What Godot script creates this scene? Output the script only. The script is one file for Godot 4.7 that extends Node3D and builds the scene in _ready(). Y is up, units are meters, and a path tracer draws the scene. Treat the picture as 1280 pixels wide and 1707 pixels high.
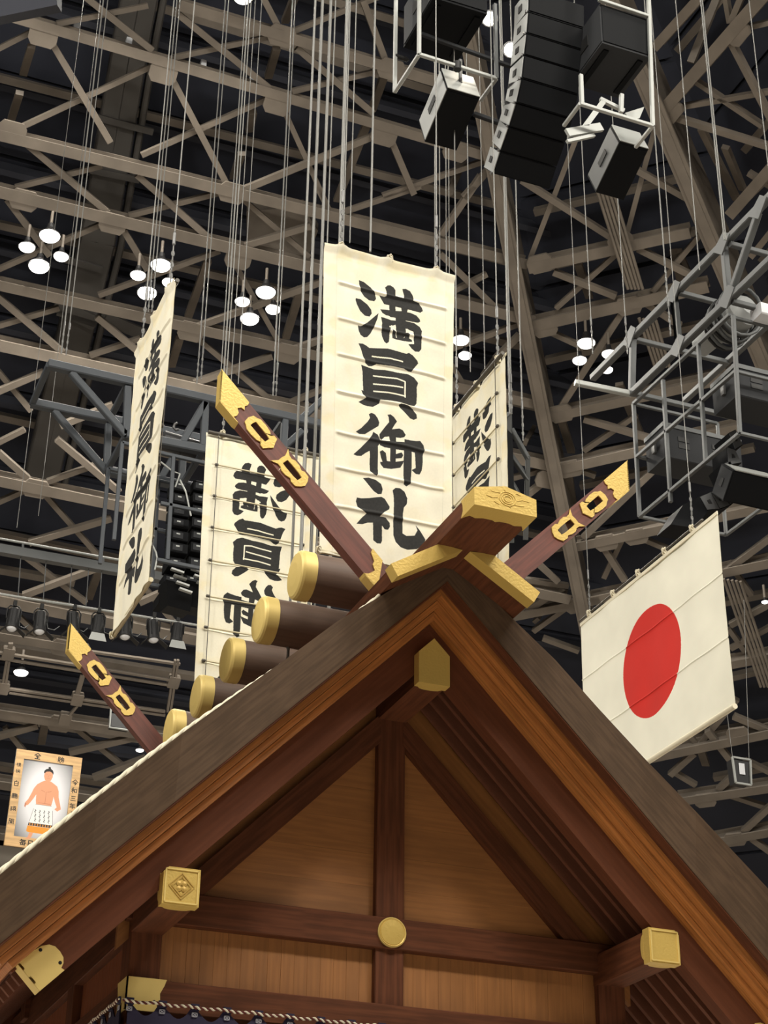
extends Node3D
# A suspended shrine-style roof in a sumo hall, seen from the seats below.
# World axes follow the roof: x runs along the near gable, y is up, -z runs back along the ridge ("d" = -z is depth behind the purlin ends).

const FOCAL := 2928.13
const PITCH := 0.49484
const ROLL := 0.01428
const YAW := 0.37769
const YO := 8.0
const K := 1.017            # slope of the roof
var eye := Vector3(-6.339, -4.367 + YO, 14.591)
var right: Vector3
var up: Vector3
var fwd: Vector3
var M := {}
var rng := RandomNumberGenerator.new()
var used := {}

# ---------------------------------------------------------------- pixels to rays, rays to surfaces
func V(x: float, y: float, d: float) -> Vector3: return Vector3(x, y + YO, -d)
func turn(v: Vector3) -> Vector3:      # photo frame (x right, y up, z towards viewer) into the roof's frame
	return Vector3(cos(YAW) * v.x - sin(YAW) * v.z, v.y, sin(YAW) * v.x + cos(YAW) * v.z)
func ray(u: float, v: float) -> Vector3: return fwd + right * ((u - 640.0) / FOCAL) - up * ((v - 853.5) / FOCAL)
func on_d(u: float, v: float, d: float) -> Vector3:
	var r := ray(u, v)
	return eye + r * ((-d - eye.z) / r.z)
func on_x(u: float, v: float, x: float) -> Vector3:
	var r := ray(u, v)
	return eye + r * ((x - eye.x) / r.x)
func on_plane(u: float, v: float, p: Plane) -> Vector3:
	var r := ray(u, v)
	return eye + r * ((p.d - p.normal.dot(eye)) / p.normal.dot(r))
func at(u: float, v: float, depth: float) -> Vector3: return eye + ray(u, v) * depth
func depth_of(p: Vector3) -> float: return (p - eye).dot(fwd)

# ---------------------------------------------------------------- mesh building
class MB:
	var v := PackedVector3Array()
	var n := PackedVector3Array()
	var t := PackedVector2Array()
	var across := Vector3.ZERO      # fixed second texture axis, for grain that runs on over bent faces
	func tri(a: Vector3, b: Vector3, c: Vector3, na: Vector3, nb: Vector3, nc: Vector3, ta: Vector2, tb: Vector2, tc: Vector2) -> void:
		if (c - a).cross(b - a).dot(na + nb + nc) < 0.0:
			v.append_array(PackedVector3Array([a, c, b])); n.append_array(PackedVector3Array([na, nc, nb])); t.append_array(PackedVector2Array([ta, tc, tb]))
		else:
			v.append_array(PackedVector3Array([a, b, c])); n.append_array(PackedVector3Array([na, nb, nc])); t.append_array(PackedVector2Array([ta, tb, tc]))
	# flat polygon with outward normal N; the grain (u) runs along ux, in metres
	func face(p: Array, N: Vector3, ux: Vector3, convex := true) -> void:
		N = N.normalized()
		var ua := ux - N * ux.dot(N)
		if ua.length() < 0.05:
			ua = N.cross(Vector3(0.37, 0.61, 0.7))
		ua = ua.normalized()
		var uy := N.cross(ua)
		if across != Vector3.ZERO:
			uy = across
			ua = ux
		var idx := []
		if convex:
			for i in range(1, p.size() - 1):
				idx.append_array([0, i, i + 1])
		else:
			var flat := PackedVector2Array()
			for q in p:
				flat.append(Vector2(q.dot(ua), q.dot(uy)))
			idx = Array(Geometry2D.triangulate_polygon(flat))
		for i in range(0, idx.size(), 3):
			var a: Vector3 = p[idx[i]]
			var b: Vector3 = p[idx[i + 1]]
			var c: Vector3 = p[idx[i + 2]]
			tri(a, b, c, N, N, N, Vector2(a.dot(ua), a.dot(uy)), Vector2(b.dot(ua), b.dot(uy)), Vector2(c.dot(ua), c.dot(uy)))
	# planar outline p swept along e
	func prism(p: Array, e: Vector3, ux: Vector3, convex := true) -> MB:
		var c := Vector3.ZERO
		for q in p:
			c += q / p.size()
		var N: Vector3 = Vector3.ZERO
		for i in p.size():
			N += (p[i] - c).cross(p[(i + 1) % p.size()] - c)
		N = N.normalized()
		if N.dot(e) < 0.0:
			N = -N
		var q2 := []
		for q in p:
			q2.append(q + e)
		face(p, -N, ux, convex)
		face(q2, N, ux, convex)
		# winding of the outline as seen against N decides which way the sides face
		var area := 0.0
		for i in p.size():
			area += N.dot((p[i] - c).cross(p[(i + 1) % p.size()] - c))
		for i in p.size():
			var a: Vector3 = p[i]
			var b: Vector3 = p[(i + 1) % p.size()]
			var o := (b - a).cross(N) * signf(area)
			if o.length() > 1e-7:
				face([a, b, b + e, a + e], o, ux)
		return self
	# chamfered bar from a to b, w across, h along "upw"
	func bar(a: Vector3, b: Vector3, w: float, h: float, upw := Vector3.UP, ch := 0.0) -> MB:
		var z := (b - a).normalized()
		var x := upw.cross(z)
		if x.length() < 1e-3:
			x = Vector3.RIGHT.cross(z) if absf(z.x) < 0.9 else Vector3.FORWARD.cross(z)
		x = x.normalized()
		var y := z.cross(x)
		var q := []
		var hw := w / 2.0
		var hh := h / 2.0
		if ch > 0.0:
			for s in [[1, 1], [-1, 1], [-1, -1], [1, -1]]:
				var p1 = a + x * (s[0] * (hw - ch)) + y * (s[1] * hh)
				var p2 = a + x * (s[0] * hw) + y * (s[1] * (hh - ch))
				if s[0] * s[1] > 0:
					q.append(p2); q.append(p1)
				else:
					q.append(p1); q.append(p2)
		else:
			for s in [[1, 1], [-1, 1], [-1, -1], [1, -1]]:
				q.append(a + x * (s[0] * hw) + y * (s[1] * hh))
		return prism(q, b - a, z)
	func box(lo: Vector3, hi: Vector3, ux := Vector3.RIGHT, ch := 0.0) -> MB:
		var c := (lo + hi) / 2.0
		var s := (hi - lo).abs()
		if absf(ux.x) > 0.5:
			return bar(Vector3(c.x - s.x / 2, c.y, c.z), Vector3(c.x + s.x / 2, c.y, c.z), s.z, s.y, Vector3.UP, ch)
		if absf(ux.y) > 0.5:
			return bar(Vector3(c.x, c.y - s.y / 2, c.z), Vector3(c.x, c.y + s.y / 2, c.z), s.x, s.z, Vector3.BACK, ch)
		return bar(Vector3(c.x, c.y, c.z - s.z / 2), Vector3(c.x, c.y, c.z + s.z / 2), s.x, s.y, Vector3.UP, ch)
	func tube(p: Array, r: float, sides := 8, twist := 0.0) -> MB:
		var rings := []
		var x := Vector3.ZERO
		var run := 0.0
		for i in p.size():
			var z: Vector3 = (p[mini(i + 1, p.size() - 1)] - p[maxi(i - 1, 0)]).normalized()
			if i == 0:
				x = z.cross(Vector3.UP if absf(z.y) < 0.9 else Vector3.RIGHT).normalized()
			else:
				run += (p[i] - p[i - 1]).length()
				x = (x - z * x.dot(z)).normalized()
			var y := z.cross(x)
			var ring := []
			for k in sides + 1:
				var g := TAU * k / sides
				var o := x * cos(g) + y * sin(g)
				ring.append([p[i] + o * r, o, Vector2(run, float(k) / sides * TAU * r)])
			rings.append(ring)
		for i in p.size() - 1:
			for k in sides:
				var A: Array = rings[i][k]
				var B: Array = rings[i + 1][k]
				var C: Array = rings[i + 1][k + 1]
				var D: Array = rings[i][k + 1]
				tri(A[0], B[0], C[0], A[1], B[1], C[1], A[2], B[2], C[2])
				tri(A[0], C[0], D[0], A[1], C[1], D[1], A[2], C[2], D[2])
		for e in [0, p.size() - 1]:
			var cap := []
			for k in sides:
				cap.append(rings[e][k][0])
			face(cap, p[0] - p[1] if e == 0 else p[e] - p[e - 1], Vector3.RIGHT)
		return self
	# profile of [radius, along axis]; every step of the profile is a flat band unless soft
	func lathe(o: Vector3, axis: Vector3, prof: Array, sides := 20, soft := false) -> MB:
		axis = axis.normalized()
		var x := axis.cross(Vector3.UP if absf(axis.y) < 0.9 else Vector3.RIGHT).normalized()
		var y := axis.cross(x)
		var nn := []
		for i in prof.size() - 1:
			nn.append(Vector2(prof[i + 1][1] - prof[i][1], prof[i][0] - prof[i + 1][0]).normalized())
		for i in prof.size() - 1:
			var r0: float = prof[i][0]
			var r1: float = prof[i + 1][0]
			var n0: Vector2 = nn[i]
			var n1: Vector2 = nn[i]
			if soft:
				n0 = (nn[maxi(i - 1, 0)] + nn[i]).normalized()
				n1 = (nn[mini(i + 1, nn.size() - 1)] + nn[i]).normalized()
			for k in sides:
				var g0 := TAU * k / sides
				var g1 := TAU * (k + 1) / sides
				var o0 := x * cos(g0) + y * sin(g0)
				var o1 := x * cos(g1) + y * sin(g1)
				var a = o + o0 * r0 + axis * prof[i][1]
				var b = o + o0 * r1 + axis * prof[i + 1][1]
				var c = o + o1 * r1 + axis * prof[i + 1][1]
				var d = o + o1 * r0 + axis * prof[i][1]
				var na := o0 * n0.x + axis * n0.y
				var nb := o0 * n1.x + axis * n1.y
				var nc := o1 * n1.x + axis * n1.y
				var nd := o1 * n0.x + axis * n0.y
				var w := (r0 + r1) * 0.5
				var ta := Vector2(prof[i][1], g0 * w)
				var tb := Vector2(prof[i + 1][1], g0 * w)
				var tc := Vector2(prof[i + 1][1], g1 * w)
				var td := Vector2(prof[i][1], g1 * w)
				if r1 > 1e-5: tri(a, b, c, na, nb, nc, ta, tb, tc)
				if r0 > 1e-5: tri(a, c, d, na, nc, nd, ta, tc, td)
		return self
	# a sheet f(s, t), s and t in 0..1, with two sides th apart and closed edges
	func sheet(f: Callable, ns: int, ts: PackedFloat32Array, th: float) -> MB:
		var nt := ts.size() - 1
		var P := []
		var Q := []
		for j in nt + 1:
			var row := []
			for i in ns + 1:
				row.append(f.call(float(i) / ns, ts[j]))
			P.append(row)
		for j in nt + 1:
			var row := []
			for i in ns + 1:
				var a: Vector3 = P[j][mini(i + 1, ns)] - P[j][maxi(i - 1, 0)]
				var b: Vector3 = P[mini(j + 1, nt)][i] - P[maxi(j - 1, 0)][i]
				row.append(b.cross(a).normalized())
			Q.append(row)
		for j in nt:
			for i in ns:
				var c := [[j, i], [j + 1, i], [j + 1, i + 1], [j, i + 1]]
				for s in [1.0, -1.0]:
					var p := []
					var m := []
					var w := []
					for e in c:
						p.append(P[e[0]][e[1]] + Q[e[0]][e[1]] * (s * th / 2.0))
						m.append(Q[e[0]][e[1]] * s)
						w.append(Vector2(float(e[1]) / ns, ts[e[0]]))
					tri(p[0], p[1], p[2], m[0], m[1], m[2], w[0], w[1], w[2])
					tri(p[0], p[2], p[3], m[0], m[2], m[3], w[0], w[2], w[3])
		return self
	func mesh() -> ArrayMesh:
		var a := []
		a.resize(Mesh.ARRAY_MAX)
		a[Mesh.ARRAY_VERTEX] = v
		a[Mesh.ARRAY_NORMAL] = n
		a[Mesh.ARRAY_TEX_UV] = t
		var m := ArrayMesh.new()
		m.add_surface_from_arrays(Mesh.PRIMITIVE_TRIANGLES, a)
		return m

func numbered(called: String) -> String:
	used[called] = used.get(called, -1) + 1
	return called if used[called] == 0 else "%s_%03d" % [called, used[called]]
func tag(o: Node3D, label: String, category: String, group := "") -> Node3D:
	o.set_meta("label", label); o.set_meta("category", category)
	if group: o.set_meta("group", group)
	return o
func thing(called: String, label: String, category: String, group := "", base := Vector3.ZERO) -> Node3D:
	var o := Node3D.new()
	o.name = numbered(called)
	o.position = base
	add_child(o)
	return tag(o, label, category, group)
func part(called: String, b: MB, mat: Material, parent: Node, label := "") -> MeshInstance3D:
	var o := MeshInstance3D.new()
	o.name = numbered(called) if parent == self else called
	o.mesh = b.mesh()
	o.material_override = null
	o.mesh.surface_set_material(0, mat)
	parent.add_child(o, true)
	if parent != self:                        # shapes are written in scene coordinates, parts live in their thing's frame
		var at0 := Vector3.ZERO
		var q: Node = parent
		while q != self:
			at0 += q.position
			q = q.get_parent()
		o.position = -at0
	if label: o.set_meta("label", label)
	return o
func single(called: String, b: MB, mat: Material, label: String, category: String, group := "") -> MeshInstance3D:
	var o := part(called, b, mat, self)
	tag(o, label, category, group)
	return o

# ---------------------------------------------------------------- textures and materials
func noise_image(w: int, h: int, freq: float, sd: int, oct := 4) -> Image:
	var fn := FastNoiseLite.new()
	fn.seed = sd; fn.frequency = freq; fn.fractal_octaves = oct; fn.noise_type = FastNoiseLite.TYPE_SIMPLEX
	return fn.get_seamless_image(w, h)
func tex(im: Image) -> ImageTexture: return ImageTexture.create_from_image(im)
# wood: streaks along u over slow blotches; returns a light grey-to-white tone map tinted by the albedo colour
func grain(sd: int, lo: float, streak := 0.7) -> Image:
	var a := noise_image(48, 512, 0.03, sd)
	a.resize(512, 512, Image.INTERPOLATE_CUBIC)
	var b := noise_image(256, 256, 0.012, sd + 7)
	b.resize(512, 512, Image.INTERPOLATE_CUBIC)
	var im := Image.create(512, 512, false, Image.FORMAT_RGB8)
	for y in 512:
		for x in 512:
			var g := clampf(a.get_pixel(x, y).r * streak + b.get_pixel(x, y).r * (1.0 - streak), 0, 1)
			g = lo + (1.0 - lo) * smoothstep(0.15, 0.85, g)
			im.set_pixel(x, y, Color(g, g * (0.97 + 0.03 * g), g * (0.93 + 0.07 * g)))
	return im
func noise_tone(n: int, freq: float, sd: int, lo: float) -> Image:
	var a := noise_image(n, n, freq, sd)
	for y in n:
		for x in n:
			var g := lo + (1.0 - lo) * a.get_pixel(x, y).r
			a.set_pixel(x, y, Color(g, g, g))
	return a
func mat(col: Color, rough := 0.6, metal := 0.0, t: Texture2D = null, sc := Vector3(0.5, 1.0, 1.0)) -> StandardMaterial3D:
	var m := StandardMaterial3D.new()
	m.albedo_color = col
	m.roughness = rough
	m.metallic = metal
	if t:
		m.albedo_texture = t
		m.uv1_scale = sc
	return m
func glow(col: Color, e: float) -> StandardMaterial3D:
	var m := mat(Color(0.9, 0.9, 0.9), 0.4)
	m.emission_enabled = true
	m.emission = col
	m.emission_energy_multiplier = e
	return m
func bump(m: StandardMaterial3D, im: Image, cm: float) -> void:
	m.heightmap_enabled = true
	m.heightmap_texture = tex(im)
	m.heightmap_scale = cm
func fill_poly(im: Image, p: Array, col: Color) -> void:           # even-odd scan fill, points in pixels
	var y0 := 1e9
	var y1 := -1e9
	for q in p:
		y0 = minf(y0, q.y); y1 = maxf(y1, q.y)
	for y in range(maxi(0, int(y0)), mini(im.get_height() - 1, int(y1)) + 1):
		var xs := []
		for i in p.size():
			var a: Vector2 = p[i]
			var b: Vector2 = p[(i + 1) % p.size()]
			if (a.y <= y + 0.5) != (b.y <= y + 0.5):
				xs.append(a.x + (y + 0.5 - a.y) / (b.y - a.y) * (b.x - a.x))
		xs.sort()
		for i in range(0, xs.size() - 1, 2):
			var l := clampf(xs[i], 0, im.get_width())
			var r := clampf(xs[i + 1], 0, im.get_width())
			im.fill_rect(Rect2i(roundi(l), y, maxi(roundi(r) - roundi(l), 0), 1), col)
func stroke(im: Image, p: Array, w: float, col: Color) -> void:
	for i in p.size() - 1:
		var a: Vector2 = p[i]
		var b: Vector2 = p[i + 1]
		var o := (b - a).normalized().orthogonal() * w / 2.0
		var e := (b - a).normalized() * w * 0.3
		fill_poly(im, [a + o - e, b + o + e, b - o + e, a - o - e], col)

func make_materials() -> void:
	var g1 := tex(grain(3, 0.8))
	var g2 := tex(grain(11, 0.9))
	var g3 := tex(grain(23, 0.84, 0.6))
	M.beam = mat(Color(0.39, 0.225, 0.138), 0.55, 0, g1)
	M.red = mat(Color(0.44, 0.23, 0.18), 0.5, 0, g1)
	M.barge = mat(Color(0.39, 0.222, 0.14), 0.55, 0, g2)
	M.orange = mat(Color(0.72, 0.465, 0.235), 0.5, 0, g1, Vector3(0.5, 2.0, 1))
	M.panel = []
	for k in 4:
		M.panel.append(mat(Color(0.61, 0.405, 0.215) * (0.97 + 0.015 * k), 0.55, 0, g2, Vector3(0.5, 0.7 + 0.2 * k, 1)))
	M.side_panel = mat(Color(0.52, 0.29, 0.16), 0.6, 0, g2)
	M.thatch = mat(Color(0.35, 0.278, 0.215), 0.8, 0, g3, Vector3(0.6, 1.3, 1))
	M.log = mat(Color(0.40, 0.315, 0.265), 0.6, 0, g2)
	M.rafter = mat(Color(0.42, 0.26, 0.19), 0.6, 0, g2)
	M.gold = mat(Color(0.83, 0.71, 0.39), 0.42, 0.3)
	bump(M.gold, noise_image(256, 256, 0.03, 5), 0.12)
	M.gold.uv1_scale = Vector3(3, 3, 1)
	M.gold_smooth = mat(Color(0.87, 0.77, 0.47), 0.5, 0.2)
	M.gold_line = mat(Color(0.74, 0.61, 0.32), 0.45, 0.3)
	for k in [M.beam, M.barge, M.rafter, M.thatch]:
		k.roughness = 0.7
		k.metallic_specular = 0.32
	M.dark_hole = mat(Color(0.05, 0.03, 0.02), 0.8)
	M.rope = mat(Color(0.86, 0.83, 0.74), 0.8)
	M.rope_red = mat(Color(0.33, 0.12, 0.1), 0.8)
	M.purple = mat(Color(0.10, 0.075, 0.20), 0.75)
	M.white_thread = mat(Color(0.62, 0.62, 0.66), 0.8)
	M.steel_tan = mat(Color(0.485, 0.45, 0.41), 0.6, 0, tex(noise_tone(256, 0.02, 31, 0.86)), Vector3(0.12, 0.12, 1))
	M.steel_grey = mat(Color(0.335, 0.345, 0.35), 0.5, 0.2)
	M.steel_dark = mat(Color(0.24, 0.26, 0.285), 0.55, 0.1)
	M.steel_pale = mat(Color(0.62, 0.63, 0.62), 0.45, 0.2)
	M.deck = mat(Color(0.15, 0.165, 0.215), 0.85)
	M.deck_rib = mat(Color(0.20, 0.21, 0.25), 0.8)
	M.duct = mat(Color(0.27, 0.26, 0.25), 0.6)
	M.wire = mat(Color(0.47, 0.47, 0.46), 0.5, 0.3)
	M.chain = mat(Color(0.40, 0.40, 0.40), 0.4, 0.5)
	M.cabinet = mat(Color(0.075, 0.08, 0.09), 0.6)
	M.cabinet_side = mat(Color(0.60, 0.61, 0.61), 0.5)
	M.cabinet_mid = mat(Color(0.20, 0.205, 0.215), 0.6)
	M.cabinet_plate = mat(Color(0.30, 0.305, 0.315), 0.55)
	for k in [M.cabinet, M.cabinet_mid]: k.metallic_specular = 0.2
	M.black = mat(Color(0.05, 0.05, 0.055), 0.6)
	M.housing = mat(Color(0.16, 0.16, 0.165), 0.45, 0.3)
	M.glass_lamp = mat(Color(0.85, 0.86, 0.88), 0.25)
	M.lamp = glow(Color(1.0, 0.985, 0.95), 6.0)
	M.lamp_soft = glow(Color(1.0, 0.985, 0.95), 2.0)
	M.bamboo = mat(Color(0.80, 0.76, 0.64), 0.6)
	M.pole = mat(Color(0.30, 0.28, 0.25), 0.5)
	M.picture_wood = mat(Color(0.80, 0.64, 0.45), 0.55, 0, g2)
	M.hall_floor = mat(Color(0.74, 0.71, 0.675), 0.9)
	M.hall_wall = mat(Color(0.62, 0.59, 0.55), 0.9)
const GLYPH := [[267,98,306,100,358,113,392,131,399,148,385,158,346,159,307,150,281,132,268,109],[244,164,282,163,334,175,364,189,369,202,352,214,318,215,279,203,253,184,242,171],[420,195,412,215,387,247,362,271,337,286,312,290,286,285,270,273,266,254,281,255,298,252,336,237],[425,132,461,133,504,124,547,123,599,124,677,126,725,129,748,142,755,154,735,162,687,161,591,158,505,158,462,159,440,145],[467,100,486,90,507,87,531,91,546,100,547,125,544,157,488,156,477,133,478,113],[598,91,624,88,655,93,675,105,684,118,673,131,660,144,643,156,600,155,604,131,612,114,603,101],[432,180,471,177,514,175,592,170,661,170,705,175,731,186,736,193,719,199,679,200,593,200,523,197,476,196,450,191],[501,158,548,157,550,172,549,198,506,199],[591,156,643,152,635,171,596,171],[549,173,618,169,623,188,628,239,620,257,595,269,564,269,555,250,550,220],[439,206,472,207,515,210,558,207,550,222,516,231,508,248,504,271,500,287,483,294,466,289,448,272,443,247,448,227],[610,202,688,203,732,212,750,225,748,234,689,234,619,227],[685,229,747,226,748,261,746,288,730,299,700,301,674,294,647,281,673,278,690,277,688,252],[512,241,533,241,551,248,553,256,556,266,595,266,622,259,622,244,646,241,656,247,655,259,677,263,682,270,647,272,595,273,560,273,526,271,515,259],[271,315,304,312,329,315,355,321,492,311,596,314,635,315,652,310,683,316,718,330,725,339,710,348,693,359,672,373,650,373,615,369,511,369,408,371,374,381,349,383,327,376,309,357,291,332],[293,385,332,387,392,390,477,385,564,386,650,383,694,390,727,405,717,420,720,448,716,475,697,487,653,488,584,484,515,485,437,489,434,500,387,516,344,518,310,516,276,510,331,492,309,483,296,469,311,470,308,444,305,407],[576,494,597,488,645,489,688,496,719,510,724,522,698,530,668,528,628,515,593,503],[355,544,375,537,401,540,422,551,434,564,427,576,398,586,355,601,326,611,287,613,260,608,300,593,346,569,364,555],[389,598,424,604,437,615,442,629,425,641,426,731,415,737,394,735,368,725,363,701,365,674,362,662,332,671,303,682,269,684,245,681,297,657,356,626,381,609],[495,533,516,530,542,536,567,549,552,559,531,577,587,570,613,573,635,586,626,594,596,600,562,601,562,618,564,679,521,683,519,622,510,602,476,606,446,622,437,611,437,601,483,571,508,556,504,541],[433,623,519,617,562,615,640,610,641,636,563,639,520,639,477,640,442,636],[439,658,460,651,486,658,495,682,521,681,564,678,624,670,620,678,599,694,530,704,470,707,448,698,442,690,461,688,448,675],[563,654,606,645,620,653,607,663,564,668],[627,601,674,600,718,597,752,593,779,604,788,619,776,635,774,664,768,686,751,701,721,703,686,694,719,684,712,634,686,634,686,687,680,737,649,748,629,743,623,713,624,663,625,623],[318,750,360,746,412,750,451,760,464,775,456,790,430,793,396,786,361,771],[273,815,303,815,362,810,456,799,482,803,521,824,517,832,483,843,445,860,492,860,523,873,525,885,511,895,485,896,463,886,467,932,457,941,431,942,401,935,395,883,356,886,314,894,271,896,309,875,347,858,321,853,278,843,265,827],[543,770,567,760,601,758,636,766,658,785,655,803,633,815,627,833,627,895,658,900,719,895,740,878,728,861,757,876,802,902,781,921,737,935,668,941,612,938,572,927,554,908,551,860,555,811,552,787]]
const GAPS := [[377,348,442,346,510,343,606,344],[388,412,478,410,564,407,625,411],[625,411,627,462],[389,440,479,436,608,432],[390,464,497,459,622,459],[520,229,521,275],[681,237,680,276],[507,233,550,232],[637,230,679,237]]

# ---------------------------------------------------------------- the scene
func _ready() -> void:
	rng.seed = 41
	right = turn(Vector3(cos(ROLL), sin(ROLL) * cos(PITCH), sin(ROLL) * sin(PITCH)))
	up = turn(Vector3(-sin(ROLL), cos(ROLL) * cos(PITCH), cos(ROLL) * sin(PITCH)))
	fwd = turn(Vector3(0, sin(PITCH), -cos(PITCH)))
	var cam := Camera3D.new()
	cam.name = "camera"
	cam.fov = rad_to_deg(2.0 * atan(853.5 / FOCAL))
	cam.near = 0.1
	cam.far = 300.0
	cam.transform = Transform3D(Basis(right, up, -fwd), eye)
	add_child(cam)
	var env := Environment.new()
	env.background_mode = Environment.BG_COLOR
	env.background_color = Color(0.01, 0.01, 0.012)
	env.tonemap_mode = Environment.TONE_MAPPER_LINEAR
	env.tonemap_exposure = 0.61
	env.sdfgi_enabled = true
	env.ssao_enabled = true
	env.ssil_enabled = true
	var we := WorldEnvironment.new()
	we.name = "environment"
	we.environment = env
	add_child(we)
	make_materials()
	planes()
	hall()
	ceiling_frame()
	lamps()
	shrine_roof()
	curtain()
	banners()
	flag()
	speaker_cluster()
	right_rig()
	left_rig()
	stage_lights()
	portrait()
	small_fixtures()
	cables()

# ---------------------------------------------------------------- hall: planes of the ceiling, floor, walls
const SLOPE := 0.75
var back_plane: Plane
var corner_plane: Plane
var right_plane: Plane
var hip_a: Vector3
var hip_b: Vector3
func raised(p: Plane, y: float) -> Plane: return Plane(p.normal, p.d + p.normal.y * y)
func planes() -> void:
	back_plane = Plane(Vector3(0, 1, -SLOPE), 51.1 + YO)
	hip_a = on_plane(769, 0, back_plane)
	hip_b = on_plane(979, 1050, back_plane)
	var n := (hip_b - hip_a).cross(Vector3(1, 0, 1))
	n = n / n.y
	corner_plane = Plane(n, n.dot(hip_a))
	var h0 := on_plane(1050, 70, corner_plane)
	var h1 := on_plane(1240, 520, corner_plane)
	n = (h1 - h0).cross(Vector3(0, 0, 1))
	n = n / n.y
	right_plane = Plane(n, n.dot(h0))
func height_at(p: Plane, x: float, z: float) -> float: return (p.d - p.normal.x * x - p.normal.z * z) / p.normal.y
func slab(p: Plane, a: Vector2, b: Vector2, c: Vector2, d: Vector2, lift: float, th: float) -> MB:
	var q := []
	for e in [a, b, c, d]:
		q.append(Vector3(e.x, height_at(p, e.x, e.y) + lift, e.y))
	return MB.new().prism(q, Vector3(0, th, 0), Vector3.RIGHT)
func structure(called: String) -> Node3D:
	var o := Node3D.new()
	o.name = called
	o.set_meta("kind", "structure")
	add_child(o)
	return o
func hall() -> void:
	var fl := part("floor", MB.new().box(Vector3(-47, -0.4, -52), Vector3(47, 0.0, 46)), M.hall_floor, self)
	fl.set_meta("kind", "structure"); fl.set_meta("label", "brown arena floor"); fl.set_meta("category", "floor")
	for w in [["wall_back", Vector3(-47, 0, -52), Vector3(47, 24, -51)], ["wall_front", Vector3(-47, 0, 45), Vector3(47, 24, 46)], ["wall_left", Vector3(-48, 0, -52), Vector3(-47, 24, 46)], ["wall_right", Vector3(47, 0, -52), Vector3(48, 24, 46)]]:
		var o := part(w[0], MB.new().box(w[1], w[2]), M.hall_wall, self)
		o.set_meta("kind", "structure"); o.set_meta("label", "plain arena wall"); o.set_meta("category", "wall")

# every traced member: width in photo pixels and its two ends, on one of the sloping faces of the ceiling
const BACK_CHORDS := [[13,-60,5,845,271],[14,300,9,740,140],[14,-60,211,880,441],[15,-60,306,890,536],[13,-60,463,910,678],[15,-60,563,930,780],[14,-60,790,950,1000],[15,-60,990,420,1086],[12,-60,1052,120,1081],[13,-60,1182,420,1252],[12,-60,1300,420,1372],[10,-60,1386,300,1436]]
const BACK_BRACES := [[103,43,242,15],[147,0,250,82],[300,99,449,67],[306,32,443,143],[0,85,59,55],[85,70,180,232],[33,219,260,113],[284,126,379,309],[248,260,449,170],[44,242,175,352],[33,317,165,284],[235,299,350,400],[224,364,367,328],[407,319,635,225],[474,183,553,357],[502,87,618,186],[497,156,632,124],[441,0,466,48],[494,56,632,0],[609,8,646,107],[584,357,700,318],[15,339,80,425],[0,455,178,377],[209,390,245,450],[175,496,360,428],[332,547,540,472],[388,435,472,585],[493,585,560,561],[336,575,445,667],[390,620,449,599],[411,341,514,430],[414,411,514,381],[533,320,552,357],[0,501,100,586],[0,550,95,522],[165,534,227,586],[155,599,232,573],[330,640,449,599],[492,677,600,632],[0,655,70,625],[0,630,50,690],[105,712,185,680],[0,745,40,725],[0,760,45,800],[85,810,185,775],[100,740,195,820],[70,827,165,935],[55,907,180,870],[40,935,140,1010],[45,995,160,952],[0,845,45,825],[740,430,830,518],[756,494,814,465],[740,390,801,300],[740,595,862,550],[830,600,867,563],[756,613,790,668],[652,232,690,322],[650,330,807,276],[777,330,816,286],[840,810,908,792],[882,828,915,802],[879,975,949,985],[900,944,931,972],[240,985,290,1045],[235,1008,275,990],[30,1035,60,1065],[0,1232,60,1215],[116,1215,215,1294],[121,1258,222,1235],[10,1225,40,1262],[160,1300,240,1270],[250,1240,330,1300],[60,1390,160,1350]]
const BACK_WEBS := [[497,0,480,42],[646,135,626,191],[618,214,567,343],[466,87,452,135],[426,194,420,225],[407,264,393,304],[350,444,317,538],[507,489,481,573],[303,573,289,620],[54,84,40,130],[34,162,20,205],[255,845,238,905],[170,955,150,1010],[77,1217,70,1253],[884,748,897,725],[755,330,779,273],[812,640,840,600]]
const CORNER_CHORDS := [[15,880,448,1150,388],[16,880,546,1180,478],[13,900,700,1210,632],[14,925,785,1230,715],[13,960,912,1260,850],[13,985,1002,1280,940],[12,850,1030,1000,1000],[12,1000,1150,1290,1095],[13,1060,1270,1290,1222],[13,1130,1337,1300,1312],[13,1190,1405,1300,1385]]
const CORNER_BRACES := [[883,433,956,243],[875,308,1016,398],[929,518,1027,430],[926,459,1021,496],[905,558,968,587],[933,684,1037,523],[1043,398,1090,220],[1057,285,1146,335],[975,758,1055,704],[977,704,1075,733],[944,787,988,802],[977,895,1098,779],[1006,970,1037,905],[1006,918,1039,970],[1062,905,1110,925],[1066,420,1150,462],[1090,490,1165,400],[1062,500,1130,545],[890,1060,960,1010],[872,1026,935,985],[905,1075,960,1095],[1118,1295,1155,1262],[1120,1297,1157,1319],[1199,1319,1245,1275],[1249,1282,1285,1300],[1241,1389,1285,1348],[1206,1334,1285,1360],[1254,1404,1285,1426],[1225,1180,1170,1245],[1225,1200,1285,1225],[1220,1090,1285,1055],[1220,1045,1285,1010],[1215,1060,1240,1095],[1180,1225,1215,1270],[1100,1180,1160,1250],[1205,960,1285,900],[1215,950,1250,1000]]
const CORNER_WEBS := [[960,451,979,507],[1029,653,1073,756],[933,715,949,766],[944,800,952,860],[1120,430,1138,500],[890,1050,905,1010],[1165,1262,1175,1290],[1128,430,1145,470]]
const RIGHT_CHORDS := [[17,1100,190,1290,-28],[13,1090,80,1180,-20],[15,1215,360,1320,240],[15,1245,545,1330,450]]
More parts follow.
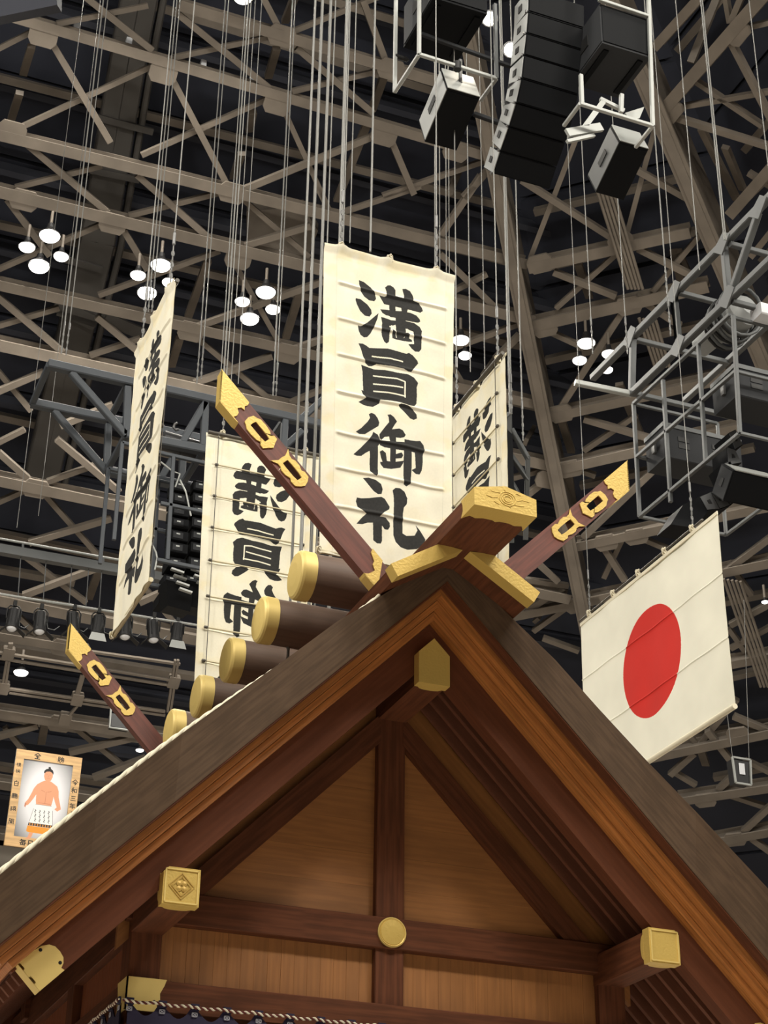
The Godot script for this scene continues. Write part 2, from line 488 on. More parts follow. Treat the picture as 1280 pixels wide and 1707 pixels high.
const RIGHT_BRACES := [[1235,56,1290,43],[1215,77,1290,221],[1132,187,1290,160],[1126,202,1290,253],[1149,145,1256,217],[1227,350,1290,288],[1197,-5,1206,45],[1233,-5,1215,39],[1240,300,1290,330],[1250,430,1290,380]]
const RIGHT_WEBS := [[1137,119,1185,0],[1155,229,1215,347],[1195,260,1225,330]]
func member(o: Node3D, called: String, p: Plane, w: float, u0: float, v0: float, u1: float, v1: float, deep: float, m: Material, sink := 0.0, p1 = null) -> void:
	var a := on_plane(u0, v0, p)
	var b := on_plane(u1, v1, p if p1 == null else p1)
	if called == "brace":
		var ext := (b - a) * 0.05
		a -= ext
		b += ext
	var w0 := w * depth_of((a + b) / 2.0) / FOCAL
	var n := p.normal.normalized()
	part(called, MB.new().bar(a + n * (deep * 0.5 + sink), b + n * (deep * 0.5 + sink), w0, deep, n, 0.0), m, o)
func gusset(o: Node3D, p: Plane, u: float, v: float, along: Vector3, s: float) -> void:
	var a := on_plane(u, v, p)
	var n := p.normal.normalized()
	along = along.normalized()
	var y := n.cross(along)
	var q := []
	for e in [[-1.0, -0.35], [-0.7, -0.75], [0.7, -0.75], [1.0, -0.35], [1.0, 0.35], [0.7, 0.75], [-0.7, 0.75], [-1.0, 0.35]]:
		q.append(a + along * (e[0] * s) + y * (e[1] * s) - n * 0.02)
	part("gusset_plate", MB.new().prism(q, n * 0.1, along), M.steel_tan, o)
func ceiling_frame() -> void:
	var c := structure("ceiling")
	tag(c, "dark steel ceiling carried by a lattice of tan beams", "ceiling")
	# roof deck above the frame, in long sheets with open joints, and the purlins under it
	for i in 22:
		var z0 := -6.0 - i * 2.1
		part("deck_panel", slab(back_plane, Vector2(-47, z0), Vector2(47, z0), Vector2(47, z0 - 2.0), Vector2(-47, z0 - 2.0), 4.6, 0.2), M.deck, c)
		part("deck_rib", slab(back_plane, Vector2(-47, z0), Vector2(47, z0), Vector2(47, z0 - 0.16), Vector2(-47, z0 - 0.16), 4.15, 0.3), M.deck_rib, c)
	for i in 20:
		var q := []
		for s in [[i * 2.9, -1], [i * 2.9, 1], [i * 2.9 + 2.75, 1], [i * 2.9 + 2.75, -1]]:
			q.append(Vector2(8.0 + s[0] * 0.7071 + s[1] * 34.0, -12.0 - s[0] * 0.7071 + s[1] * 34.0))
		part("deck_panel", slab(corner_plane, q[0], q[1], q[2], q[3], 4.6, 0.2), M.deck, c)
	for i in 22:
		var x0 := 6.0 + i * 2.0
		part("deck_panel", slab(right_plane, Vector2(x0, -52), Vector2(x0, 46), Vector2(x0 + 1.9, 46), Vector2(x0 + 1.9, -52), 4.6, 0.2), M.deck, c)
	# the halves of the ceiling behind the seats
	var fp := Plane(Vector3(0, 1, SLOPE), 51.1 + YO - SLOPE * 7.0)
	part("deck_slope", slab(fp, Vector2(-47, -8), Vector2(47, -8), Vector2(47, 47), Vector2(-47, 47), 4.6, 0.3), M.deck, c)
	var lp := Plane(Vector3(-right_plane.normal.x, 1, 0), right_plane.d)
	part("deck_slope", slab(lp, Vector2(8, -53), Vector2(8, 47), Vector2(-48, 47), Vector2(-48, -53), 4.8, 0.3), M.deck, c)
	for f in [[back_plane, BACK_CHORDS, BACK_BRACES, BACK_WEBS, Vector3.RIGHT], [corner_plane, CORNER_CHORDS, CORNER_BRACES, CORNER_WEBS, Vector3(1, 0, 1)], [right_plane, RIGHT_CHORDS, RIGHT_BRACES, RIGHT_WEBS, Vector3.BACK]]:
		var p: Plane = f[0]
		var top := raised(p, 3.6)
		for l in f[1]:
			# rolled section: web between two flanges
			var ca := on_plane(l[1], l[2], p)
			var cb := on_plane(l[3], l[4], p)
			var cw: float = l[0] * depth_of((ca + cb) / 2.0) / FOCAL
			var run := (cb - ca).normalized()      # the trusses go on beyond what the photograph frames
			if l[1] < -30: ca -= run * 14.0
			if l[3] > 1250: cb += run * 14.0
			var cn := p.normal.normalized()
			var ch := MB.new()
			ch.bar(ca + cn * 0.23, cb + cn * 0.23, cw * 0.3, 0.40, cn)
			ch.bar(ca, cb, cw * 1.25, 0.06, cn)
			ch.bar(ca + cn * 0.46, cb + cn * 0.46, cw * 1.25, 0.06, cn)
			part("chord", ch, M.steel_tan, c)
			# the upper chord of the same truss, 3.6 m above
			var a = on_plane(l[1], l[2], p) + Vector3(0, 3.6, 0) - f[4].cross(p.normal).normalized() * 1.1
			var b = on_plane(l[3], l[4], p) + Vector3(0, 3.6, 0) - f[4].cross(p.normal).normalized() * 1.1
			part("upper_chord", MB.new().bar(a, b, 0.24, 0.3, p.normal), M.steel_tan, c)
		for i in f[2].size():
			var l: Array = f[2][i]
			member(c, "brace", p, 8.5 + 2.0 * (i % 2), l[0], l[1], l[2], l[3], 0.2, M.steel_tan, 0.1 if i % 2 else 0.32)
		for l in f[3]:
			member(c, "web", p, 13.0, l[0], l[1], l[2], l[3], 0.15, M.steel_tan, 0.5, raised(p, 2.0))
	# the lattice goes on past the edges of the photograph
	for i in 7:
		for k in 5:
			var v0 := 850.0 + i * 82.0 - k * 16.0
			member(c, "brace", corner_plane, 9.0, 1305 + k * 70, v0, 1372 + k * 70, v0 + 58, 0.2, M.steel_tan, 0.1)
			member(c, "brace", corner_plane, 9.0, 1305 + k * 70, v0 + 68, 1372 + k * 70, v0 - 14, 0.2, M.steel_tan, 0.32)
	for i in 12:
		for k in 3:
			var v1 := 30.0 + i * 110.0 - k * 20.0
			member(c, "brace", back_plane, 9.0, -30 - k * 100, v1, -125 - k * 100, v1 + 40, 0.2, M.steel_tan, 0.1)
			member(c, "brace", back_plane, 9.0, -30 - k * 100, v1 + 90, -125 - k * 100, v1 - 20, 0.2, M.steel_tan, 0.32)
	# plates where braces meet the chords
	for g in [[72,60,0],[272,122,0],[462,174,0],[640,226,0],[20,220,0],[387,322,0],[40,334,0],[188,373,0],[397,432,0],[470,60,0],[652,116,0],[318,553,0],[480,590,0],[60,815,0],[912,800,0],[760,252,0],[130,1085,0],[100,1207,0],[105,1080,0],[900,440,1],[908,547,1],[1035,405,1],[1048,510,1],[935,690,1],[950,782,1],[1010,905,1],[1060,895,1],[1175,1335,1],[1225,1400,1],[960,1010,1],[1230,1225,1],[1118,185,2],[1228,55,2]]:
		gusset(c, [back_plane, corner_plane, right_plane][g[2]], g[0], g[1], [Vector3.RIGHT, Vector3(1, 0, 1), Vector3.BACK][g[2]], 0.42)
	# the two hip beams that close the cut corner: deep boxes with a wide bottom flange
	for h in [[769, 0, 985, 1080, back_plane, 27.0], [1050, 70, 1290, 640, corner_plane, 30.0]]:
		var a := on_plane(h[0], h[1], h[4])
		var b := on_plane(h[2], h[3], h[4])
		var w: float = h[5] * depth_of(a) / FOCAL
		var dirv := (b - a).normalized()
		a -= dirv * 6.0
		part("hip_beam", MB.new().bar(a - Vector3(0, 0.3, 0), b - Vector3(0, 0.3, 0), w, 0.12, Vector3.UP), M.steel_tan, c)
		part("hip_web", MB.new().bar(a + Vector3(0, 0.75, 0), b + Vector3(0, 0.75, 0), w * 0.55, 2.0, Vector3.UP), M.steel_tan, c)
	# ducts and bundled pipes running up the slope
	for e in [[155, 398, 212, 60, 0.9], [111, 578, 155, 398, 0.9], [212, 60, 246, -120, 0.9], [60, 800, 111, 578, 0.9]]:
		for k in 3:
			var a := on_plane(e[0] + k * 26.0 - 6.0, e[1] + k * 6.0, raised(back_plane, 2.6))
			var b := on_plane(e[2] + k * 26.0 - 6.0, e[3] + k * 6.0, raised(back_plane, 2.6))
			part("air_duct", MB.new().bar(a, b, 0.62 if k < 2 else 0.2, 0.5, back_plane.normal, 0.05), M.duct, c)
	for e in [[92, 505, 160, 540, 0.5], [175, 530, 260, 566, 0.4], [160, 195, 255, 220, 0.2], [150, 283, 232, 300, 0.2], [108, 432, 170, 450, 0.2], [95, 520, 160, 540, 0.2]]:
		part("duct_flange", MB.new().bar(on_plane(e[0], e[1], raised(back_plane, 2.2)), on_plane(e[2], e[3], raised(back_plane, 2.2)), e[4], 0.15, back_plane.normal), M.duct, c)
	part("duct_panel", MB.new().prism([on_plane(411, 352, raised(back_plane, 1.5)), on_plane(505, 345, raised(back_plane, 1.5)), on_plane(530, 385, raised(back_plane, 1.5)), on_plane(512, 432, raised(back_plane, 1.5)), on_plane(411, 410, raised(back_plane, 1.5))], Vector3(0, 0.3, 0), Vector3.RIGHT), M.steel_tan, c)
	for e in [[996, 320, 1047, 482], [1065, 530, 1092, 612], [1206, 965, 1268, 1145]]:
		for k in 5:
			part("conduit", MB.new().tube([on_plane(e[0] + k * 7.0, e[1] + k, raised(corner_plane, -0.4)), on_plane(e[2] + k * 6.0, e[3], raised(corner_plane, -0.4))], 0.055, 8), M.steel_tan, c)
	# the light catwalk grid low on the back slope
	for l in [[-20,1085,290,1134],[-20,1094,290,1143],[15,1148,275,1186],[15,1154,275,1192],[150,1086,300,1107],[16,1072,3,1150],[20,1072,8,1150],[140,1125,129,1163],[136,1125,125,1163],[129,1176,110,1199],[297,1100,284,1186],[292,1100,279,1186],[-20,1141,16,1150]]:
		part("catwalk_rail", MB.new().bar(on_plane(l[0], l[1], raised(back_plane, -0.8)), on_plane(l[2], l[3], raised(back_plane, -0.8)), 0.08, 0.12, back_plane.normal), M.steel_tan, c)
	for g in [[14, 1092], [5, 1149], [129, 1168], [290, 1139], [109, 1201]]:
		var a := on_plane(g[0], g[1], raised(back_plane, -0.9))
		part("catwalk_joint", MB.new().bar(a, a + back_plane.normal.normalized() * 0.25, 0.45, 0.4, Vector3.FORWARD.cross(back_plane.normal), 0.03), M.steel_tan, c)

# ---------------------------------------------------------------- lamps
func aimed(pos: Vector3, to: Vector3, e: float, angle: float, size: float, parent: Node3D) -> void:
	var l := SpotLight3D.new()
	l.name = "lamp_light"
	l.light_energy = e
	l.light_color = Color(1.0, 0.975, 0.925)
	l.spot_angle = angle
	l.spot_angle_attenuation = 0.4
	l.spot_range = 150.0
	l.spot_attenuation = 2.0
	l.light_size = size
	l.shadow_enabled = true
	parent.add_child(l)
	var z := (pos - to).normalized()
	var x := Vector3.RIGHT if absf(z.x) < 0.9 else Vector3.FORWARD
	x = (x - z * x.dot(z)).normalized()
	l.transform = Transform3D(Basis(x, z.cross(x), z), pos - parent.position)
func high_bay(pos: Vector3, r: float, label: String, group: String, energy: float, hang := 0.5) -> void:
	var t := thing("high_bay_lamp", label, "lamp", group, pos)
	part("housing", MB.new().lathe(pos, Vector3.DOWN, [[0.0, -r * 1.3], [r * 0.3, -r * 1.25], [r * 0.38, -r * 0.75], [r * 0.55, -r * 0.45], [r * 0.95, -r * 0.02], [r * 1.05, r * 0.0], [r * 1.05, r * 0.07], [r * 0.98, r * 0.07], [r * 0.92, 0.0]], 20), M.housing, t)
	part("lens", MB.new().lathe(pos, Vector3.DOWN, [[r * 0.95, 0.0], [r * 0.93, r * 0.16], [r * 0.8, r * 0.34], [r * 0.5, r * 0.46], [0.0, r * 0.5]], 20, true), M.lamp, t)
	part("stem", MB.new().tube([pos + Vector3(0, r * 1.2, 0), pos + Vector3(0, r * 1.2 + hang, 0)], 0.05, 8), M.steel_tan, t)
	aimed(pos - Vector3(0, r * 0.62, 0), pos - Vector3(0, 5, 0), energy, 80.0, r * 0.9, t)
func lamps() -> void:
	var sets := [
		["farthest from the tall front banner", [[83, 392, 0.33], [45, 411, 0.26], [65, 443, 0.33], [102, 427, 0.24]]],
		["over the narrow banner that turns its face aside", [[268, 441, 0.33], [230, 458, 0.25], [245, 488, 0.31], [282, 470, 0.23]]],
		["between the narrow banner and the tall front banner", [[443, 486, 0.33], [404, 502, 0.25], [416, 531, 0.31], [455, 515, 0.25]]],
		["just beside the edge of the tall front banner", [[768, 566, 0.29], [775, 592, 0.23]]],
		["next to the end of the grey lattice truss", [[977, 571, 0.31], [966, 600, 0.25], [1015, 589, 0.25], [1012, 616, 0.2]]]]
	for s in sets:
		for l in s[1]:
			var p := on_plane(l[0], l[1], raised(back_plane if l[0] < 900 else corner_plane, -0.9))
			high_bay(p, l[2], "round glowing ceiling lamp in the cluster " + s[0], "ceiling lamps " + s[0], 55.0)
	for l in [[405, -6, 0.3, "round glowing ceiling lamp above the brightly lit upper chord"], [35, 1120, 0.26, "round glowing lamp inside the catwalk grid"], [233, 1250, 0.15, "small round lamp low behind the rope on the roof edge"], [1275, 1003, 0.13, "small round lamp beside the bundle of pipes by the flag"]]:
		high_bay(on_plane(l[0], l[1], raised(back_plane if l[0] < 900 else corner_plane, -0.9)), l[2], l[3], "", 120.0 if l[1] < 300 else 6.0)
	for l in [[235, -48], [70, -92], [560, 34]]:
		if l[0] < 500:
			high_bay(on_plane(l[0], l[1], raised(back_plane, -0.9)), 0.3, "round glowing ceiling lamp on the ring above the bright upper chord", "ceiling lamps of the upper ring", 120.0)
	# banks of lamps over the seats, behind and beside the camera
	for l in [[-13, 28, -20, 7.6], [0, 28, -21, 7.6], [13, 28, -20, 7.6], [-25, 23, -8, 7.5], [-26, 23, 10, 7.5], [26, 22.5, -4, 6.5], [7, 36, -7, 3]]:
		lamp_bank(V(l[0], l[1], l[2]), l[3] * 100.0)
	# the lamps let into the underside of the roof, over the ring
	var c := V(0, -1.1, 3.45)
	var t := thing("ring_light", "square lamp panel set in the underside of the hanging roof", "lamp", "", c)
	part("panel", MB.new().box(c + Vector3(-1.6, 0.0, -1.6), c + Vector3(1.6, 0.1, 1.6), Vector3.RIGHT, 0.02), M.housing, t)
	part("lens", MB.new().box(c + Vector3(-1.5, -0.03, -1.5), c + Vector3(1.5, 0.0, 1.5)), M.lamp_soft, t)
	area(c - Vector3(0, 0.06, 0), c - Vector3(0, 5, 0), Vector2(3, 3), 30.0, t)
func area(pos: Vector3, to: Vector3, size: Vector2, e: float, parent: Node3D) -> void:
	var l := AreaLight3D.new()
	l.name = "lamp_light"
	l.light_energy = e
	l.light_color = Color(1.0, 0.975, 0.925)
	l.area_size = size
	l.area_range = 150.0
	l.area_attenuation = 2.0
	l.shadow_enabled = true
	parent.add_child(l)
	var z := (pos - to).normalized()
	var x := Vector3.RIGHT if absf(z.x) < 0.9 else Vector3.FORWARD
	x = (x - z * x.dot(z)).normalized()
	l.transform = Transform3D(Basis(x, z.cross(x), z), pos - parent.position)
func lamp_bank(pos: Vector3, e: float) -> void:
	var t := thing("lamp_bank", "wide bank of glowing lamps over the seats", "lamp", "lamp banks over the seats", pos)
	var to := V(0, 0, 2)
	var z := (pos - to).normalized()
	var x := Vector3.RIGHT if absf(z.x) < 0.85 else Vector3.FORWARD
	if z.y > 0.97: x = Vector3.RIGHT
	x = (x - z * x.dot(z)).normalized()
	var y := z.cross(x)
	var q := [pos - x * 4.1 - y * 1.6, pos + x * 4.1 - y * 1.6, pos + x * 4.1 + y * 1.6, pos - x * 4.1 + y * 1.6]
	part("housing", MB.new().prism(q, z * 0.4, x), M.housing, t)
	for i in 6:
		for k in 2:
			part("lens", MB.new().lathe(pos + x * (i - 2.5) * 1.35 + y * (k - 0.5) * 1.45, -z, [[0.6, 0.0], [0.58, 0.06], [0.3, 0.12], [0, 0.14]], 16, true), M.lamp_soft, t)
	area(pos - z * 0.25, to, Vector2(8, 3), e, t)

# ---------------------------------------------------------------- the suspended roof
const DM := 6.9            # a depth d at the near gable is DM - d at the far one
func sx(c: float, S: float) -> float: return (sqrt(1.0 + K * K) * S + K * c) / (1.0 + K * K)     # x where the slope line c meets the cut S metres down the slope
# board in the gable plane following one slope: between the lines y = c1 - K|x| and y = c0 - K|x|, mitred at the apex, cut square at S
func rake(side: float, c1: float, c0: float, S: float, d0: float, d1: float, x0 := 0.0, ch := 0.0) -> MB:
	var q := [V(side * x0, c1 - K * x0, d0), V(side * sx(c1, S), c1 - K * sx(c1, S), d0), V(side * sx(c0, S), c0 - K * sx(c0, S), d0), V(side * x0, c0 - K * x0, d0)]
	return MB.new().prism(q, Vector3(0, 0, -(d1 - d0)), Vector3(side, -K, 0).normalized())
# eave piece running back along the ridge direction, with the same profile as the rake boards
func eave(side: float, c1: float, c0: float, S: float, S2: float, d0: float, d1: float) -> MB:
	var q := [V(side * sx(c1, S), c1 - K * sx(c1, S), d0), V(side * sx(c1, S2), c1 - K * sx(c1, S2), d0), V(side * sx(c0, S2), c0 - K * sx(c0, S2), d0), V(side * sx(c0, S), c0 - K * sx(c0, S), d0)]
	return MB.new().prism(q, Vector3(0, 0, -(d1 - d0)), Vector3.FORWARD)
func thatch(side: float) -> MB:
	var b := MB.new()
	var st := [[0.0, 0.0, 3.56, -0.36], [0.35, 0.35, 3.62, -0.37], [0.7, 0.7, 3.69, -0.37], [1.15, 1.15, 3.79, -0.37], [1.6, 1.6, 3.815, -0.37], [2.1, 2.1, 3.855, -0.38], [2.6, 2.6, 3.885, -0.43], [3.3, 3.3, 3.90, -0.50], [3.8, 3.9, 3.885, -0.53], [sx(3.28, 3.6), sx(3.88, 3.6), 3.88, -0.54]]
	var g := Vector3(side, -K, 0).normalized()
	var out := Vector3(side * K, 1, 0).normalized()
	b.across = out
	for i in st.size() - 1:
		var p: Array = st[i]
		var q: Array = st[i + 1]
		for far in [false, true]:
			var bd := DM + 0.34 if far else -0.34
			var p0 := V(side * p[0], 3.28 - K * p[0], bd)
			var q0 := V(side * q[0], 3.28 - K * q[0], bd)
			var p1 := V(side * p[1], p[2] - K * p[1], DM - p[3] if far else p[3])
			var q1 := V(side * q[1], q[2] - K * q[1], DM - q[3] if far else q[3])
			var N := (q0 - p0).cross(p1 - p0).normalized()
			if (N.z < 0.0) != far:
				N = -N
			b.face([p0, q0, q1, p1], N, g)
		b.face([V(side * p[1], p[2] - K * p[1], p[3]), V(side * q[1], q[2] - K * q[1], q[3]), V(side * q[1], q[2] - K * q[1], DM - q[3]), V(side * p[1], p[2] - K * p[1], DM - p[3])], out, Vector3.FORWARD)
		b.face([V(side * p[0], 3.28 - K * p[0], -0.34), V(side * q[0], 3.28 - K * q[0], -0.34), V(side * q[0], 3.28 - K * q[0], DM + 0.34), V(side * p[0], 3.28 - K * p[0], DM + 0.34)], -out, g)
	var e: Array = st[-1]
	b.face([V(side * e[0], 3.28 - K * e[0], -0.34), V(side * e[1], e[2] - K * e[1], e[3]), V(side * e[1], e[2] - K * e[1], DM - e[3]), V(side * e[0], 3.28 - K * e[0], DM + 0.34)], g, Vector3.FORWARD)
	return b
# point on a finial beam: s metres up its axis from the apex line, t across (0 = lower edge line, 1 = upper edge line)
const FC1 := 2.995
const FC0 := 2.63
func fin(side: float, x: float, t: float, d: float) -> Vector3: return V(side * x, lerpf(FC0, FC1, t) + K * x, d)
func finial(side: float, d0: float, th: float, root: Node3D) -> void:
	var ax := Vector3(side, K, 0).normalized()
	var back := Vector3(0, 0, -th)
	var b := MB.new()
	# slots: [x low end, x high end]; between them solid blocks, beside them two rails
	var cuts := [[0.30, 1.455, false], [1.455, 1.625, true], [1.625, 1.815, false], [1.815, 1.985, true], [1.985, 2.33, false]]
	for c in cuts:
		if c[2]:
			b.prism([fin(side, c[0] + 0.06, 0, d0), fin(side, c[1] + 0.06, 0, d0), fin(side, c[1] - 0.01 + 0.06 * 0.3, 0.34, d0), fin(side, c[0] + 0.06 * 0.3 - 0.01, 0.34, d0)], back, ax)
			b.prism([fin(side, c[0] - 0.06 * 0.3, 0.66, d0), fin(side, c[1] - 0.06 * 0.3, 0.66, d0), fin(side, c[1] - 0.06, 1, d0), fin(side, c[0] - 0.06, 1, d0)], back, ax)
		else:
			var e0 := 0.06 if c[0] > 1.0 else 0.0
			var e1 := 0.06 if c[1] < 2.2 else 0.0
			var q := [fin(side, c[0] + e0, 0, d0), fin(side, c[1] + e1, 0, d0), fin(side, c[1] - e1, 1, d0), fin(side, c[0] - e0, 1, d0)]
			b.prism(q, back, ax)
	var o := part("finial_beam", b, M.red, root, "red-brown beam rising from the ridge, pierced by two slots")
	# gold tip: the upright cut end, with a cusped lower border
	var f := 0.012
	var lo := []
	for w in [[2.03, 1.0], [2.045, 0.86], [2.075, 0.72], [2.075, 0.6], [2.11, 0.56], [2.13, 0.48], [2.15, 0.4], [2.135, 0.3], [2.15, 0.16], [2.185, 0.0]]:
		lo.append(fin(side, w[0], w[1], d0 - f))
	var tip := lo.duplicate()
	tip.append(fin(side, 2.342, -0.02, d0 - f))
	tip.append(fin(side, 2.342, 1.02, d0 - f))
	var g := MB.new().prism(tip, Vector3(0, 0, -f), ax, false)
	g.prism([fin(side, 2.33, 0, d0 - f), fin(side, 2.342, 0, d0 - f), fin(side, 2.342, 1, d0 - f), fin(side, 2.33, 1, d0 - f)], back - Vector3(0, 0, f), ax)
	g.prism([fin(side, 2.13, 0, d0 - f), fin(side, 2.342, 0, d0 - f), fin(side, 2.342, -0.035, d0 - f), fin(side, 2.16, -0.035, d0 - f)], back - Vector3(0, 0, f), ax)
	part("gold_tip", g, M.gold, o)
	# gold surrounds of the slots: a cusped outline round the opening
	for w in [[1.90, 0], [1.54, 1]]:
		var c0: Vector3 = fin(side, w[0], 0.5, d0)
		var ay := Vector3(-side * K, 1, 0).normalized()
		var outl := []
		if w[1] == 0:
			outl = [[-0.215, 0.0], [-0.185, 0.05], [-0.16, 0.1], [-0.115, 0.1], [-0.1, 0.068], [-0.05, 0.095], [0.03, 0.104], [0.10, 0.1], [0.14, 0.075], [0.175, 0.062], [0.19, 0.0]]
		else:
			outl = [[-0.205, 0.0], [-0.185, 0.05], [-0.15, 0.095], [-0.085, 0.1], [-0.055, 0.08], [0.0, 0.1], [0.06, 0.102], [0.1, 0.08], [0.14, 0.085], [0.205, 0.125], [0.165, 0.05], [0.17, 0.0]]
		var ring := []
		for q in outl: ring.append(Vector2(q[0], q[1]))
		for i in range(outl.size() - 2, 0, -1): ring.append(Vector2(outl[i][0], -outl[i][1]))
		var m := MB.new()
		var hl := 0.115
		var hw := 0.039
		for i in ring.size():
			var a: Vector2 = ring[i]
			var e: Vector2 = ring[(i + 1) % ring.size()]
			var ins := []
			for q in [a, e]:
				var sc := minf(hl / maxf(absf(q.x), 1e-4), hw / maxf(absf(q.y), 1e-4))
				ins.append(q * sc if absf(q.y) > 1e-3 else Vector2(signf(q.x) * hl, 0))
			var P := []
			for q in [a, e, ins[1], ins[0]]:
				P.append(c0 + ax * q.x + ay * q.y + Vector3(0, 0, 0.014))
			m.face(P, Vector3(0, 0, 1), ax)
			m.face([P[0], P[1], P[1] - Vector3(0, 0, 0.014), P[0] - Vector3(0, 0, 0.014)], ax * (a.x + e.x) + ay * (a.y + e.y), ax)
			m.face([P[2], P[3], P[3] - Vector3(0, 0, 0.014), P[2] - Vector3(0, 0, 0.014)], -(ax * (a.x + e.x) + ay * (a.y + e.y)), ax)
		part("gold_surround", m, M.gold, o)
	# gold shoe where the beam leaves the ridge
	var shoe := []
	for w in [[0.55, 1.02], [0.66, 1.02], [0.675, 0.85], [0.64, 0.7], [0.655, 0.55], [0.63, 0.45], [0.66, 0.3], [0.70, 0.12], [0.745, -0.02], [0.60, -0.02]]:
		shoe.append(fin(side, w[0], w[1], d0 - f))
	var s := MB.new().prism(shoe, Vector3(0, 0, -f), ax, false)
	s.prism([fin(side, 0.60, 0, d0 - f), fin(side, 0.745, 0, d0 - f), fin(side, 0.73, -0.035, d0 - f), fin(side, 0.60, -0.035, d0 - f)], back - Vector3(0, 0, f), ax)
	part("gold_shoe", s, M.gold, o)

func gold_box(o: Node3D, x: float, y: float, h: float, chamfer_side: float, engraved: bool) -> void:
	var f := 0.014
	var w := h + f
	var pts := []
	var cz := 0.045
	for s in [[-1, 1], [1, 1], [1, -1], [-1, -1]]:
		if s[0] == chamfer_side and s[1] == 1:
			if s[0] < 0:
				pts.append(V(x - w, y + w - cz, -f)); pts.append(V(x - w + cz, y + w, -f))
			else:
				pts.append(V(x + w - cz, y + w, -f)); pts.append(V(x + w, y + w - cz, -f))
		else:
			pts.append(V(x + s[0] * w, y + s[1] * w, -f))
	var b := MB.new().prism(pts, Vector3(0, 0, -0.12), Vector3.RIGHT)
	# scalloped skirts on the side and the underside
	for e in [[Vector3(-1, 0, 0), Vector3(0, 1, 0)], [Vector3(1, 0, 0), Vector3(0, 1, 0)], [Vector3(0, -1, 0), Vector3(1, 0, 0)]]:
		var q := []
		for k in 9:
			var s := -0.78 + 1.56 * k / 8.0
			q.append(V(x, y, 0.10) + e[0] * (w + 0.001) + e[1] * (w * s) - Vector3(0, 0, 0.055 * sqrt(maxf(0.0, 1.0 - pow(s / 0.78, 2)))))
		b.prism(q, -e[0] * 0.012, e[1])
	var g := part("gold_cap", b, M.gold, o, "gold box cap with a bright face")
	var r := MB.new()
	for s in [[Vector3(-1, 1, 0), Vector3(1, 1, 0)], [Vector3(1, 1, 0), Vector3(1, -1, 0)], [Vector3(1, -1, 0), Vector3(-1, -1, 0)], [Vector3(-1, -1, 0), Vector3(-1, 1, 0)]]:
		var c := V(x, y, -f - 0.003)
		r.bar(c + s[0] * (w - 0.02), c + s[1] * (w - 0.02), 0.012, 0.012, Vector3.BACK)
	part("border", r, M.gold_smooth, g)
	if engraved:
		var e := MB.new()
		var c := V(x, y, -f - 0.002)
		var dia := []
		for k in 4:
			var a := Vector3(cos(k * PI / 2), sin(k * PI / 2), 0) * 0.085
			var bb := Vector3(cos((k + 1) * PI / 2), sin((k + 1) * PI / 2), 0) * 0.085
			e.bar(c + a, c + bb, 0.012, 0.012, Vector3.BACK)
			e.bar(c + a * 1.35, c + bb * 1.35, 0.008, 0.01, Vector3.BACK)
			e.lathe(c + (a + bb) * 0.27, Vector3(0, 0, 1), [[0.026, 0.0], [0.024, 0.006], [0.0, 0.012]], 12)
		part("crest", e, M.gold_line, g, "engraved diamond of four petals")

